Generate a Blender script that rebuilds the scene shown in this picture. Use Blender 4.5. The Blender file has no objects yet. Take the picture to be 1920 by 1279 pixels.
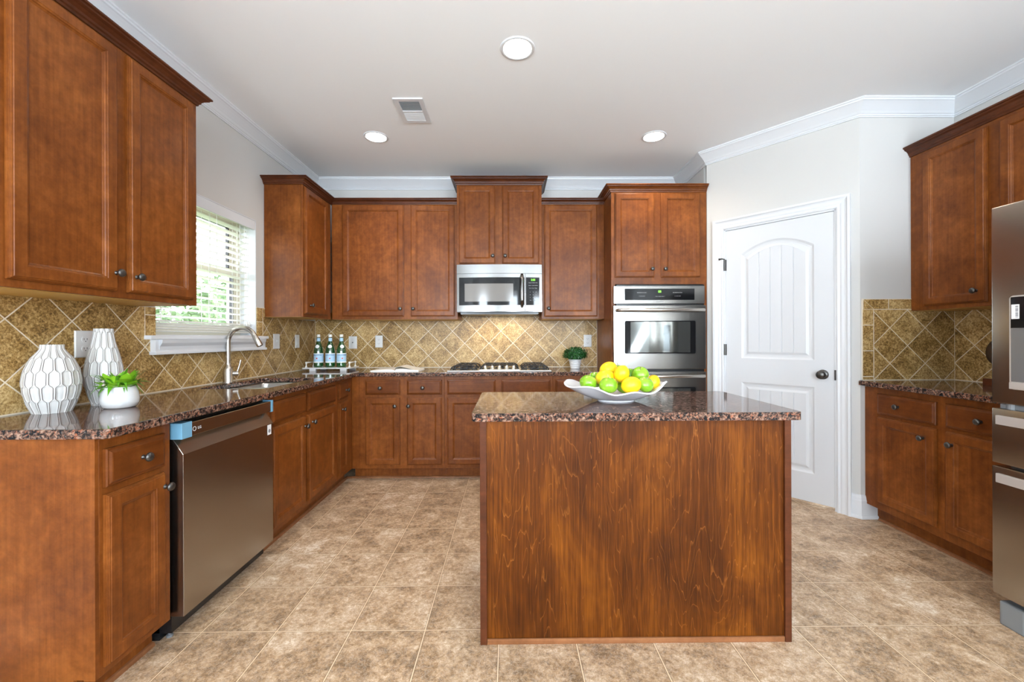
import bpy, bmesh, math, random
import numpy as np
from mathutils import Vector, Matrix
from mathutils.geometry import tessellate_polygon
random.seed(7)
PI = math.pi
sc = bpy.context.scene
COL = sc.collection

# ------------------------------------------------------------------ camera, world, light, exposure
F_PX, CX, CY, CAM_H, YAW, ROLL = 778.376, 963.137, 633.22, 1.2035, .00892, -.00325
cd = bpy.data.cameras.new('camera'); cam = bpy.data.objects.new('camera', cd); COL.objects.link(cam)
cd.sensor_fit = 'HORIZONTAL'; cd.sensor_width = 36; cd.lens = F_PX/1920*36
cd.shift_x = (960-CX)/1920; cd.shift_y = (CY-639.5)/1920
cd.clip_start = .05; cd.clip_end = 200
cam.matrix_world = Matrix.Translation((0, 0, CAM_H)) @ Matrix.Rotation(-YAW, 4, 'Z') @ Matrix.Rotation(PI/2, 4, 'X') @ Matrix.Rotation(ROLL, 4, 'Z')
sc.camera = cam
sc.view_settings.view_transform = 'Standard'; sc.view_settings.look = 'None'
sc.view_settings.gamma = 1; sc.view_settings.use_curve_mapping = False
sc.view_settings.exposure = 0.15
w = bpy.data.worlds.new('world'); sc.world = w; w.use_nodes = True
bg = w.node_tree.nodes['Background']; bg.inputs[0].default_value = (.86, .93, 1, 1); bg.inputs[1].default_value = 9.0
sc.cycles.max_bounces = 10; sc.cycles.diffuse_bounces = 6; sc.cycles.glossy_bounces = 5
sc.cycles.use_denoising = True; sc.cycles.sample_clamp_indirect = 8; sc.cycles.caustics_reflective = False; sc.cycles.caustics_refractive = False

def area(name, loc, rot, sx, sy, power, color=(1, 1, 1), spread=PI):
    l = bpy.data.lights.new(name, 'AREA'); l.shape = 'RECTANGLE'; l.size = sx; l.size_y = sy
    l.energy = power; l.color = color; l.spread = spread
    o = bpy.data.objects.new(name, l); COL.objects.link(o); o.location = loc; o.rotation_euler = rot
    return o
# daylight entering through the rear glazing (behind the camera) and the sink window
RW = [(-1.30, .62), (.62, .62), (2.20, .62)]
for k_, (x_, w_) in enumerate(RW): area('rear_daylight', (x_, -3.0, 1.62), (PI/2+.6, 0, 0), w_, 1.6, 116, (.76, .89, 1))
area('side_fill', (2.80, -1.5, 1.45), (PI/2+.5, 0, PI/2), .62, 1.9, 48, (.80, .91, 1))  # added fill lamp in front of the solid right wall, no window there
area('side_fill', (-1.78, -1.1, 1.45), (PI/2+.5, 0, -PI/2), .8, 1.9, 75, (.80, .91, 1))  # matching added fill on the left, not a real opening
p_ = area('sink_window_portal', (-2.125, 2.70, 1.66), (PI/2, 0, -PI/2), .86, .84, 1); p_.data.cycles.is_portal = True
LAMPS = [(.045, 2.228), (-1.029, 3.214), (1.118, 3.201)]

# ------------------------------------------------------------------ helpers
def tag(o, label=None, cat=None, group=None, kind=None):
    if label: o['label'] = label
    if cat: o['category'] = cat
    if group: o['group'] = group
    if kind: o['kind'] = kind
    return o
def thing(name, label, cat, loc=(0, 0, 0), group=None, rz=0):
    o = bpy.data.objects.new(name, None); COL.objects.link(o); o.location = loc; o.rotation_euler = (0, 0, rz)
    o.empty_display_size = .05
    return tag(o, label, cat, group)
ORG = {}
def org(o):
    v = Vector((0, 0, 0))
    while o is not None:
        v += Vector(o.location); o = o.parent
    return v
def finish(bm, name, mat, parent=None, smooth=False, local=False, recalc=True, angle=None):
    if recalc: bmesh.ops.recalc_face_normals(bm, faces=bm.faces)
    if parent is not None and not local:
        v = org(parent)
        for x in bm.verts: x.co -= v
    me = bpy.data.meshes.new(name); bm.to_mesh(me); bm.free()
    for m in (mat if isinstance(mat, (list, tuple)) else [mat]): me.materials.append(m)
    if smooth:
        for p in me.polygons: p.use_smooth = True
        if angle is not None:
            me.set_sharp_from_angle(angle=math.radians(angle))
    o = bpy.data.objects.new(name, me); COL.objects.link(o)
    if parent is not None: o.parent = parent
    return o
def center_origin(o, loc):
    v = Vector(loc); o.data.transform(Matrix.Translation(-v)); o.location = v; return o
def box(bm, x0, x1, y0, y1, z0, z1, mi=0, bev=0):
    xs, ys, zs = sorted((x0, x1)), sorted((y0, y1)), sorted((z0, z1))
    vs = [bm.verts.new((x, y, z)) for x in xs for y in ys for z in zs]
    q = [(0, 1, 3, 2), (4, 6, 7, 5), (0, 4, 5, 1), (2, 3, 7, 6), (0, 2, 6, 4), (1, 5, 7, 3)]
    fs = [bm.faces.new([vs[i] for i in f]) for f in q]
    for f in fs: f.material_index = mi
    if bev:
        es = list({e for f in fs for e in f.edges})
        r = bmesh.ops.bevel(bm, geom=es, offset=bev, segments=2, affect='EDGES', profile=.6)
        for f in r['faces']: f.material_index = mi
    return fs
def cyl(bm, p0, p1, r0, r1=None, n=20, cap=True, mi=0):
    r1 = r0 if r1 is None else r1
    return tube(bm, [p0, p1], [r0, r1], n, cap, mi)
def tube(bm, pts, rads, n=12, cap=True, mi=0):
    pts = [Vector(p) for p in pts]
    if not isinstance(rads, (list, tuple)): rads = [rads]*len(pts)
    rings = []; up = None
    for i, p in enumerate(pts):
        t = (pts[min(i+1, len(pts)-1)] - pts[max(i-1, 0)]).normalized()
        if up is None: up = Vector((0, 0, 1)) if abs(t.z) < .9 else Vector((1, 0, 0))
        s = t.cross(up).normalized(); up = s.cross(t).normalized()
        rings.append([bm.verts.new(p + (s*math.cos(a)+up*math.sin(a))*rads[i]) for a in [2*PI*k/n for k in range(n)]])
    for a, b in zip(rings, rings[1:]):
        for k in range(n):
            f = bm.faces.new((a[k], a[(k+1) % n], b[(k+1) % n], b[k])); f.material_index = mi
    if cap:
        for r in (rings[0], rings[-1]):
            f = bm.faces.new(r); f.material_index = mi
def lathe(bm, prof, c=(0, 0, 0), n=32, axis=(0, 0, 1), mi=0, sx=1, sy=1):
    ax = Vector(axis).normalized(); M = Vector((0, 0, 1)).rotation_difference(ax).to_matrix(); c = Vector(c)
    rings = []
    for r, z in prof:
        if r < 1e-6: rings.append([bm.verts.new(c + M @ Vector((0, 0, z)))])
        else: rings.append([bm.verts.new(c + M @ Vector((r*math.cos(2*PI*k/n)*sx, r*math.sin(2*PI*k/n)*sy, z))) for k in range(n)])
    for a, b in zip(rings, rings[1:]):
        for k in range(n):
            k2 = (k+1) % n
            if len(a) == 1 and len(b) == 1: continue
            if len(a) == 1: f = bm.faces.new((a[0], b[k2], b[k]))
            elif len(b) == 1: f = bm.faces.new((a[k], a[k2], b[0]))
            else: f = bm.faces.new((a[k], a[k2], b[k2], b[k]))
            f.material_index = mi
def flat_poly(bm, loops, zfun, flip=False):
    """loops = [outer, hole, ...] 2D; returns list of vert lists; zfun(x, y)->Vector"""
    vl = [[bm.verts.new(zfun(*p)) for p in lp] for lp in loops]
    allv = [v for l in vl for v in l]
    tris = tessellate_polygon([[Vector((p[0], p[1], 0)) for p in lp] for lp in loops])
    for t in tris:
        try: bm.faces.new([allv[i] for i in t])
        except ValueError: pass
    return vl
def slab(bm, loops, fa, fb):
    a = flat_poly(bm, loops, fa); b = flat_poly(bm, loops, fb)
    for la, lb in zip(a, b):
        n = len(la)
        for i in range(n): bm.faces.new((la[i], la[(i+1) % n], lb[(i+1) % n], lb[i]))
def rrect(x0, x1, y0, y1, r, n=5):
    pts = []
    for cx, cy, a0 in ((x1-r, y1-r, 0), (x0+r, y1-r, 90), (x0+r, y0+r, 180), (x1-r, y0+r, 270)):
        for k in range(n+1):
            a = math.radians(a0+90*k/n); pts.append((cx+r*math.cos(a), cy+r*math.sin(a)))
    return pts
def bevel_mod(o, wd, seg=2, ang=35):
    m = o.modifiers.new('bevel', 'BEVEL'); m.width = wd; m.segments = seg; m.limit_method = 'ANGLE'; m.angle_limit = math.radians(ang)
    return o
def sweep(bm, path, prof, side=1):
    """path: plan points; prof: (offset from the path to its left*side, z). Mitred joints, closed profile."""
    P = [Vector(p) for p in path]; n = len(P)
    nr = []
    for i in range(n-1):
        d = (P[i+1]-P[i]).normalized(); nr.append(Vector((-d.y, d.x))*side)
    rings = []
    for i in range(n):
        if i == 0: m = nr[0]; s = 1
        elif i == n-1: m = nr[-1]; s = 1
        else:
            m = (nr[i-1]+nr[i]).normalized(); s = 1/max(.2, m.dot(nr[i]))
        rings.append([bm.verts.new((P[i].x+m.x*o*s, P[i].y+m.y*o*s, z)) for o, z in prof])
    k = len(prof)
    for a, b in zip(rings, rings[1:]):
        for j in range(k): bm.faces.new((a[j], a[(j+1) % k], b[(j+1) % k], b[j]))
    bm.faces.new(rings[0]); bm.faces.new(rings[-1])
def text_obj(s, size, mat, M, parent, name, depth=.0004, align='CENTER'):
    cu = bpy.data.curves.new('t', 'FONT'); cu.body = s; cu.size = size; cu.extrude = depth; cu.align_x = align; cu.align_y = 'CENTER'; cu.resolution_u = 2
    t = bpy.data.objects.new('t', cu); COL.objects.link(t)
    dg = bpy.context.evaluated_depsgraph_get(); dg.update()
    me = bpy.data.meshes.new_from_object(t.evaluated_get(dg)); bpy.data.objects.remove(t)
    me.transform(M)
    if parent is not None: me.transform(Matrix.Translation(-org(parent)))
    me.materials.clear(); me.materials.append(mat)
    o = bpy.data.objects.new(name, me); COL.objects.link(o)
    if parent is not None: o.parent = parent
    return o
def basis(o, u, v):
    u, v = Vector(u).normalized(), Vector(v).normalized(); nn = u.cross(v)
    return Matrix(((u.x, v.x, nn.x, o[0]), (u.y, v.y, nn.y, o[1]), (u.z, v.z, nn.z, o[2]), (0, 0, 0, 1)))

# ------------------------------------------------------------------ materials
def mat(name, color=(.8, .8, .8), rough=.5, metal=0, spec=.5, coat=0, coat_r=.1, emis=None, es=0, trans=0, ior=1.45, alpha=1):
    m = bpy.data.materials.new(name); m.use_nodes = True
    b = m.node_tree.nodes['Principled BSDF']
    b.inputs['Base Color'].default_value = (*color, 1); b.inputs['Roughness'].default_value = rough
    b.inputs['Metallic'].default_value = metal; b.inputs['Specular IOR Level'].default_value = spec
    b.inputs['Coat Weight'].default_value = coat; b.inputs['Coat Roughness'].default_value = coat_r
    b.inputs['Transmission Weight'].default_value = trans; b.inputs['IOR'].default_value = ior
    if emis: b.inputs['Emission Color'].default_value = (*emis, 1); b.inputs['Emission Strength'].default_value = es
    return m
class NT:
    def __init__(s, m):
        s.t = m.node_tree; s.n = s.t.nodes; s.l = s.t.links; s.b = s.n['Principled BSDF']
    def new(s, ty, **kw):
        nd = s.n.new(ty)
        for k, v in kw.items(): setattr(nd, k, v)
        return nd
    def lk(s, a, b): s.l.new(a, b)
    def val(s, sock, v):
        if isinstance(v, bpy.types.NodeSocket): s.lk(v, sock)
        else: sock.default_value = v
    def math(s, op, a, b=None, c=None):
        nd = s.new('ShaderNodeMath', operation=op); s.val(nd.inputs[0], a)
        if b is not None: s.val(nd.inputs[1], b)
        if c is not None: s.val(nd.inputs[2], c)
        return nd.outputs[0]
    def pos(s, kind='Position'):
        if kind == 'Position': return s.new('ShaderNodeNewGeometry').outputs['Position']
        return s.new('ShaderNodeTexCoord').outputs[kind]
    def mapping(s, v, scale=(1, 1, 1), loc=(0, 0, 0), rot=(0, 0, 0)):
        nd = s.new('ShaderNodeMapping'); s.lk(v, nd.inputs[0])
        nd.inputs['Scale'].default_value = scale; nd.inputs['Location'].default_value = loc; nd.inputs['Rotation'].default_value = rot
        return nd.outputs[0]
    def noise(s, v, scale, detail=4, rough=.55, dist=0, out=0):
        nd = s.new('ShaderNodeTexNoise'); s.lk(v, nd.inputs['Vector']); nd.inputs['Scale'].default_value = scale
        nd.inputs['Detail'].default_value = detail; nd.inputs['Roughness'].default_value = rough; nd.inputs['Distortion'].default_value = dist
        return nd.outputs[out]
    def ramp(s, f, stops, interp='LINEAR'):
        nd = s.new('ShaderNodeValToRGB'); s.lk(f, nd.inputs[0]); cr = nd.color_ramp; cr.interpolation = interp
        while len(cr.elements) < len(stops): cr.elements.new(.5)
        for e, (p, c) in zip(cr.elements, stops): e.position = p; e.color = (*c, 1) if len(c) == 3 else c
        return nd.outputs[0]
    def mix(s, f, a, b, mode='MIX'):
        nd = s.new('ShaderNodeMix', data_type='RGBA', blend_type=mode)
        s.val(nd.inputs[0], f); s.val(nd.inputs[6], (*a, 1) if isinstance(a, tuple) else a); s.val(nd.inputs[7], (*b, 1) if isinstance(b, tuple) else b)
        return nd.outputs[2]
    def bump(s, h, strength=.2, dist=.002):
        nd = s.new('ShaderNodeBump'); s.lk(h, nd.inputs['Height']); nd.inputs['Strength'].default_value = strength; nd.inputs['Distance'].default_value = dist
        s.lk(nd.outputs[0], s.b.inputs['Normal'])
    def rnd(s, v):
        o = s.new('ShaderNodeObjectInfo').outputs['Random']; c = s.new('ShaderNodeCombineXYZ'); k = s.math('MULTIPLY', o, 37.0)
        for i in range(3): s.lk(k, c.inputs[i])
        a = s.new('ShaderNodeVectorMath', operation='ADD'); s.lk(v, a.inputs[0]); s.lk(c.outputs[0], a.inputs[1]); return a.outputs[0]
    def color(s, c): s.lk(c, s.b.inputs['Base Color'])

def wood_mat(name, dark, mid, light, rough=.34, horiz=False):
    m = mat(name, mid, rough, spec=.24, coat=.06, coat_r=.2); t = NT(m)
    v = t.rnd(t.pos())
    mott = t.noise(v, 4.2, 5, .62, .5)
    v2 = t.mapping(v, (1.6, 1.6, 60) if horiz else (70, 70, 2.2))
    gr = t.noise(v2, 1.0, 4, .6, .3)
    blot = t.noise(v, 22, 4, .7, .2)
    f = t.math('ADD', t.math('MULTIPLY', mott, .44), t.math('ADD', t.math('MULTIPLY', gr, .24), t.math('MULTIPLY', blot, .32)))
    t.color(t.ramp(f, [(.33, dark), (.5, mid), (.68, light)]))
    t.lk(t.math('MULTIPLY_ADD', gr, .14, rough-.05), t.b.inputs['Roughness'])
    t.bump(gr, .05, .0006)
    return m
WOOD = wood_mat('stained_maple', (.085, .0215, .0036), (.172, .048, .0082), (.295, .094, .018))
WOODX = wood_mat('stained_maple_rail', (.072, .018, .0034), (.130, .035, .0065), (.205, .061, .012), .3, True)
WOODD = wood_mat('dark_stained_trim', (.045, .012, .004), (.078, .021, .007), (.12, .034, .011), .34, True)
RAW = mat('raw_maple_underside', (.60, .37, .10), .5)
SHOE = wood_mat('shoe_moulding_wood', (.14, .052, .018), (.24, .095, .038), (.34, .15, .065), .4, True)

def island_mat():
    m = mat('island_plywood_veneer', (.25, .07, .015), .38, spec=.16, coat=.02, coat_r=.3); t = NT(m)
    p = t.pos(); v = t.mapping(p, (6.2, 1, .8)); wv = t.mapping(p, (30, 1, 7))
    base = t.noise(v, 1.0, 3, .5, .7)
    wob = t.noise(wv, 1.0, 3, .6, .2)
    h = t.math('ADD', base, t.math('MULTIPLY', wob, .05))
    fr = t.math('FRACT', t.math('MULTIPLY', h, 19))
    line = t.ramp(fr, [(0, (1, 1, 1)), (.05, (.3, .3, .3)), (.10, (0, 0, 0)), (.98, (0, 0, 0)), (1, (.4, .4, .4))])
    fine = t.noise(t.mapping(p, (150, 1, 5)), 1, 3, .6)
    mott = t.noise(t.mapping(p, (3, 1, 1.4)), 1.3, 4, .6, .6)
    f = t.math('ADD', t.math('MULTIPLY', mott, .62), t.math('MULTIPLY', fine, .38))
    c = t.ramp(f, [(.36, (.040, .010, .0015)), (.5, (.088, .0225, .0025)), (.66, (.195, .056, .005))])
    vis = t.math('MULTIPLY', line, t.noise(t.mapping(p, (9, 1, 3)), 1, 2, .5))
    c = t.mix(t.math('MULTIPLY', vis, .8), c, (.33, .115, .020))
    t.color(c); t.bump(fine, .06, .0005)
    return m
ISLAND = island_mat()

def granite():
    m = mat('speckled_brown_granite', (.1, .06, .05), .06, spec=.34); t = NT(m)
    p = t.pos()
    vo = t.new('ShaderNodeTexVoronoi'); t.lk(t.noise(p, 40, 2, .5, 0, 1), vo.inputs['Vector'])
    w1 = t.noise(p, 66, 4, .62, .6); w2 = t.noise(p, 150, 3, .6, .3); w3 = t.noise(t.mapping(p, loc=(3, 5, 1)), 78, 4, .6, .8)
    c = t.ramp(w1, [(.40, (.010, .010, .012)), (.46, (.035, .022, .017)), (.51, (.10, .055, .040)), (.57, (.19, .10, .068)), (.65, (.33, .21, .15))])
    pk = t.ramp(w3, [(.58, (0, 0, 0)), (.63, (1, 1, 1))])
    c = t.mix(t.math('MULTIPLY', pk, .75), c, (.36, .115, .055))
    gy = t.ramp(w2, [(.60, (0, 0, 0)), (.68, (1, 1, 1))])
    c = t.mix(t.math('MULTIPLY', gy, .55), c, (.24, .21, .19))
    bk = t.ramp(w2, [(.36, (1, 1, 1)), (.42, (0, 0, 0))])
    c = t.mix(bk, c, (.01, .012, .014))
    t.color(c)
    return m
GRANITE = granite()

def tile_mat(name, ax, D, u0, v0, rect=None):
    m = mat(name, (.4, .28, .12), .42, spec=.4); t = NT(m)
    p = t.pos(); sp = t.new('ShaderNodeSeparateXYZ'); t.lk(p, sp.inputs[0])
    u = t.math('SUBTRACT', sp.outputs[ax], u0); v = t.math('SUBTRACT', sp.outputs[2], v0)
    if rect:
        a = t.math('DIVIDE', u, rect[0]); b = t.math('DIVIDE', v, rect[1]); ka, kb = rect
    else:
        a = t.math('DIVIDE', t.math('ADD', u, v), D); b = t.math('DIVIDE', t.math('SUBTRACT', u, v), D); ka = kb = D/math.sqrt(2)
    da = t.math('MULTIPLY', t.math('PINGPONG', a, .5), ka); db = t.math('MULTIPLY', t.math('PINGPONG', b, .5), kb)
    d = t.math('MINIMUM', da, db)
    g = t.ramp(t.math('MULTIPLY', d, 100), [(.20, (1, 1, 1)), (.29, (0, 0, 0))])
    cb = t.new('ShaderNodeCombineXYZ'); t.lk(t.math('FLOOR', a), cb.inputs[0]); t.lk(t.math('FLOOR', b), cb.inputs[1])
    wn = t.new('ShaderNodeTexWhiteNoise'); t.lk(cb.outputs[0], wn.inputs[0])
    off = t.new('ShaderNodeVectorMath', operation='MULTIPLY_ADD'); t.lk(wn.outputs[1], off.inputs[0]); off.inputs[1].default_value = (5, 5, 5); t.lk(p, off.inputs[2])
    big = t.noise(off.outputs[0], 10, 4, .6, .6); sm = t.noise(off.outputs[0], 95, 5, .72, .5)
    f = t.math('ADD', t.math('MULTIPLY', big, .32), t.math('MULTIPLY', sm, .68))
    f = t.math('ADD', f, t.math('MULTIPLY', t.math('SUBTRACT', wn.outputs[0], .5), .06))
    c = t.ramp(f, [(.38, (.12, .066, .018)), (.45, (.265, .150, .043)), (.52, (.43, .270, .098)), (.60, (.64, .46, .22))])
    sk_ = t.ramp(t.noise(off.outputs[0], 75, 3, .7, .8), [(.36, (1, 1, 1)), (.42, (0, 0, 0))]); c = t.mix(t.math('MULTIPLY', sk_, .6), c, (.09, .05, .015)); t.color(t.mix(g, c, (.72, .63, .50)))
    t.lk(t.math('MULTIPLY_ADD', g, .4, .36), t.b.inputs['Roughness'])
    h = t.math('SUBTRACT', t.math('MULTIPLY', sm, .25), g); t.bump(h, .5, .0012)
    return m
TT = .3048
def floor_mat():
    m = mat('vinyl_tile_floor', (.5, .36, .24), .36, spec=.4); t = NT(m)
    p = t.pos(); sp = t.new('ShaderNodeSeparateXYZ'); t.lk(p, sp.inputs[0])
    a = t.math('DIVIDE', t.math('SUBTRACT', sp.outputs[0], -.9623), TT); b = t.math('DIVIDE', t.math('SUBTRACT', sp.outputs[1], 1.7127), TT)
    da = t.math('MULTIPLY', t.math('PINGPONG', a, .5), TT); db = t.math('MULTIPLY', t.math('PINGPONG', b, .5), TT)
    d = t.math('MINIMUM', da, db)
    g = t.ramp(t.math('MULTIPLY', d, 100), [(.15, (1, 1, 1)), (.25, (0, 0, 0))])
    dk = t.ramp(t.math('MULTIPLY', d, 100), [(.25, (0, 0, 0)), (.33, (1, 1, 1)), (.45, (1, 1, 1)), (.55, (0, 0, 0))])
    cb = t.new('ShaderNodeCombineXYZ'); t.lk(t.math('FLOOR', a), cb.inputs[0]); t.lk(t.math('FLOOR', b), cb.inputs[1])
    wn = t.new('ShaderNodeTexWhiteNoise'); t.lk(cb.outputs[0], wn.inputs[0])
    off = t.new('ShaderNodeVectorMath', operation='MULTIPLY_ADD'); t.lk(wn.outputs[1], off.inputs[0]); off.inputs[1].default_value = (9, 9, 9); t.lk(p, off.inputs[2])
    o = off.outputs[0]
    big = t.noise(o, 8, 5, .6, .4); sm = t.noise(o, 50, 6, .72, .35); fn = t.noise(o, 190, 3, .6)
    f = t.math('ADD', t.math('MULTIPLY', big, .38), t.math('ADD', t.math('MULTIPLY', sm, .44), t.math('MULTIPLY', fn, .18)))
    f = t.math('ADD', f, t.math('MULTIPLY', t.math('SUBTRACT', wn.outputs[0], .5), .05))
    c = t.ramp(f, [(.38, (.18, .110, .058)), (.45, (.33, .205, .112)), (.50, (.47, .305, .175)), (.555, (.60, .43, .28)), (.62, (.80, .68, .54))])
    vein = t.ramp(t.noise(o, 30, 5, .7, 1.6), [(.47, (0, 0, 0)), (.5, (1, 1, 1)), (.53, (0, 0, 0))])
    c = t.mix(t.math('MULTIPLY', vein, .35), c, (.78, .70, .62))
    c = t.mix(t.math('MULTIPLY', dk, .6), c, (.14, .09, .05))
    c = t.mix(g, c, (.80, .62, .42))
    t.color(c); t.bump(t.math('SUBTRACT', t.math('MULTIPLY', sm, .6), t.math('MULTIPLY', dk, .8)), .3, .0012)
    t.lk(t.math('MULTIPLY_ADD', sm, .22, .27), t.b.inputs['Roughness'])
    return m
FLOOR = floor_mat()
def paint(name, c, r=.6):
    m = mat(name, c, r, spec=.3); t = NT(m); t.bump(t.noise(t.pos(), 220, 2, .5), .06, .0006); return m
WALL = paint('greige_wall_paint', (.57, .558, .54)); CEIL = paint('white_ceiling_paint', (.885, .905, .925), .8)
TRIM = mat('white_semigloss_trim', (.68, .695, .72), .28, spec=.5)
DOORP = mat('white_door_paint', (.63, .642, .665), .3)
def steel(name, c, r=.26, ax='x', amt=.035):
    m = mat(name, c, r, 1.0); t = NT(m); s = {'x': (2, 2, 300), 'z': (300, 300, 2)}[ax]
    n = t.noise(t.mapping(t.pos(), s), 1, 3, .5); t.lk(t.math('MULTIPLY_ADD', n, amt, r-amt/2), t.b.inputs['Roughness']); t.bump(n, .008, .0002)
    return m
STEEL = steel('brushed_stainless', (.235, .226, .214), .2); STEELB = steel('bright_stainless', (.215, .21, .203), .17, 'x', .03)
BRONZE = steel('dark_brown_stainless', (.385, .35, .31), .26); BRONZEL = mat('light_bronze_handle', (.60, .56, .53), .3, .5)
NICKEL = mat('brushed_nickel', (.55, .52, .48), .27, 1)
KNOBM = mat('oil_rubbed_bronze', (.10, .095, .09), .3, .85)
BLACK = mat('black_plastic', (.012, .012, .013), .25); BGLASS = mat('black_glass', (.008, .008, .009), .05, spec=.35)
IRON = mat('cast_iron_grate', (.02, .02, .022), .45); GREYP = mat('grey_plastic', (.2, .21, .22), .4); DARK = mat('shadow_gap_black', (.006, .005, .005), .8)
MWIN = mat('microwave_window_screen', (.20, .185, .17), .12, spec=.5)
PLASTW = mat('white_plastic', (.70, .70, .69), .3); SOCKET = mat('outlet_slot_dark', (.05, .05, .05), .5)
GREEN_LED = mat('green_led', (.1, .6, .05), .5, emis=(.25, 1, .05), es=3); PRINT = mat('white_print', (.6, .6, .6), .5)
PRINTD = mat('grey_print', (.2, .2, .22), .5)
CERAM = mat('glossy_white_ceramic', (.66, .66, .66), .08, spec=.6, coat=.6, coat_r=.04)
BOWLM = mat('white_glazed_bowl', (.68, .68, .71), .16, spec=.5)
PORC = mat('white_knob_porcelain', (.8, .78, .74), .25)
TAPE = mat('blue_protective_tape', (.16, .36, .52), .3); PAPER = mat('book_paper', (.80, .77, .71), .7)
FRUITG = mat('green_apple_skin', (.24, .45, .02), .22, spec=.5, coat=.4, coat_r=.1); FRUITY = mat('lemon_skin', (.95, .56, .01), .35)
t_ = NT(FRUITG); t_.color(t_.ramp(t_.noise(t_.rnd(t_.pos('Object')), 16, 3, .6), [(.35, (.13, .33, .008)), (.6, (.26, .47, .025)), (.72, (.36, .54, .08))]))
t_ = NT(FRUITY); t_.color(t_.ramp(t_.noise(t_.pos('Object'), 9, 2, .5), [(.35, (.84, .47, .004)), (.7, (.88, .60, .012))])); t_.bump(t_.noise(t_.pos('Object'), 260, 1, .5), .15, .001)
LEAF = mat('fresh_green_leaf', (.10, .30, .015), .35); LEAFL = mat('lime_green_leaf', (.22, .46, .02), .35); LEAFD = mat('dark_box_leaf', (.008, .075, .012), .4)
t_ = NT(LEAFD); t_.color(t_.ramp(t_.noise(t_.pos(), 90, 2, .6), [(.35, (.003, .03, .006)), (.6, (.012, .10, .016)), (.75, (.05, .24, .03))]))
SOIL = mat('pebble_soil', (.35, .25, .16), .9); PETAL = mat('pale_pink_blossom', (.75, .62, .62), .6)
BGREEN = mat('green_bottle_glass', (.004, .075, .012), .05, spec=.9, coat=1, coat_r=.02, trans=.25)
LBLUE = mat('pale_blue_label', (.42, .62, .80), .5); LWHITE = mat('white_label', (.82, .83, .84), .5); RED = mat('red_star', (.65, .04, .02), .5); NAVY = mat('navy_print', (.03, .06, .22), .5)
LEDW = mat('recessed_lamp_lens', (1, 1, 1), .5, emis=(1, .93, .82), es=9)
VINYL = mat('tan_vinyl_window_frame', (.62, .57, .47), .4)
def glass():
    m = bpy.data.materials.new('window_glass'); m.use_nodes = True; t = m.node_tree; t.nodes.clear()
    o = t.nodes.new('ShaderNodeOutputMaterial'); g = t.nodes.new('ShaderNodeBsdfGlossy'); tr = t.nodes.new('ShaderNodeBsdfTransparent'); mx = t.nodes.new('ShaderNodeMixShader')
    fr = t.nodes.new('ShaderNodeMath'); lw = t.nodes.new('ShaderNodeLayerWeight'); fr.operation = 'POWER'; fr.inputs[1].default_value = 4; t.links.new(lw.outputs['Facing'], fr.inputs[0]); g.inputs['Roughness'].default_value = .01
    t.links.new(fr.outputs[0], mx.inputs[0]); t.links.new(tr.outputs[0], mx.inputs[1]); t.links.new(g.outputs[0], mx.inputs[2]); t.links.new(mx.outputs[0], o.inputs[0]); return m
GLASS = glass()
SLAT = mat('white_faux_wood_slat', (.88, .88, .86), .4)
t_ = NT(SLAT); tl_ = t_.new('ShaderNodeBsdfTranslucent'); tl_.inputs[0].default_value = (.9, .9, .86, 1); mx_ = t_.new('ShaderNodeMixShader'); mx_.inputs[0].default_value = .35
t_.lk(t_.b.outputs[0], mx_.inputs[1]); t_.lk(tl_.outputs[0], mx_.inputs[2]); t_.lk(mx_.outputs[0], t_.n['Material Output'].inputs[0])
CORD = mat('white_cord', (.8, .8, .78), .7)

SINKM = steel('satin_sink_steel', (.58, .57, .55), .28)
# ------------------------------------------------------------------ room shell
XL, YB, ZC = -1.912, 4.087, 2.756
XS = 1.668; DA = Vector((1.668, 3.497)); DB = Vector((2.324, 2.734)); YR = 2.734; XR = 2.957; YN = -3.2
def struct(name, bm, m, **k): return tag(finish(bm, name, m, **k), kind='structure')
bm = bmesh.new(); box(bm, -2.12, 3.2, -3.4, 4.3, -.08, 0); struct('floor', bm, FLOOR)
bm = bmesh.new(); box(bm, -2.12, 3.2, -3.4, 4.3, ZC, ZC+.1); struct('ceiling', bm, CEIL)
WY0, WY1, WZ0, WZ1 = 2.25, 3.147, 1.222, 2.092
def wall_x(name, x0, x1, y0, y1, holes):
    bm = bmesh.new(); loops = [[(y0, 0), (y1, 0), (y1, ZC), (y0, ZC)]] + [[(a, c), (a, d), (b, d), (b, c)] for a, b, c, d in holes]
    slab(bm, loops, lambda u, v: Vector((x0, u, v)), lambda u, v: Vector((x1, u, v))); return struct(name, bm, WALL)
def wall_y(name, y0, y1, x0, x1, holes):
    bm = bmesh.new(); loops = [[(x0, 0), (x1, 0), (x1, ZC), (x0, ZC)]] + [[(a, c), (a, d), (b, d), (b, c)] for a, b, c, d in holes]
    slab(bm, loops, lambda u, v: Vector((u, y0, v)), lambda u, v: Vector((u, y1, v))); return struct(name, bm, WALL)
wall_x('wall_left', XL, XL-.16, YN-.15, YB+.15, [(WY0, WY1, WZ0, WZ1)])
wall_x('wall_right', XR, XR+.15, YN-.15, YR+.001, [])
wall_y('wall_back', YB, YB+.15, XL-.16, XS+.001, [])
wall_y('wall_rear', YN, YN-.15, XL, XR, [(x_-w_/2, x_+w_/2, .8, 2.45) for x_, w_ in RW])
bm = bmesh.new(); box(bm, XS, XS+.12, DA.y+.05, YB, 0, ZC); struct('wall_pantry_side', bm, WALL)
bm = bmesh.new(); box(bm, DB.x, XR+.15, YR, YR+.12, 0, ZC); struct('wall_right_return', bm, WALL)
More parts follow.
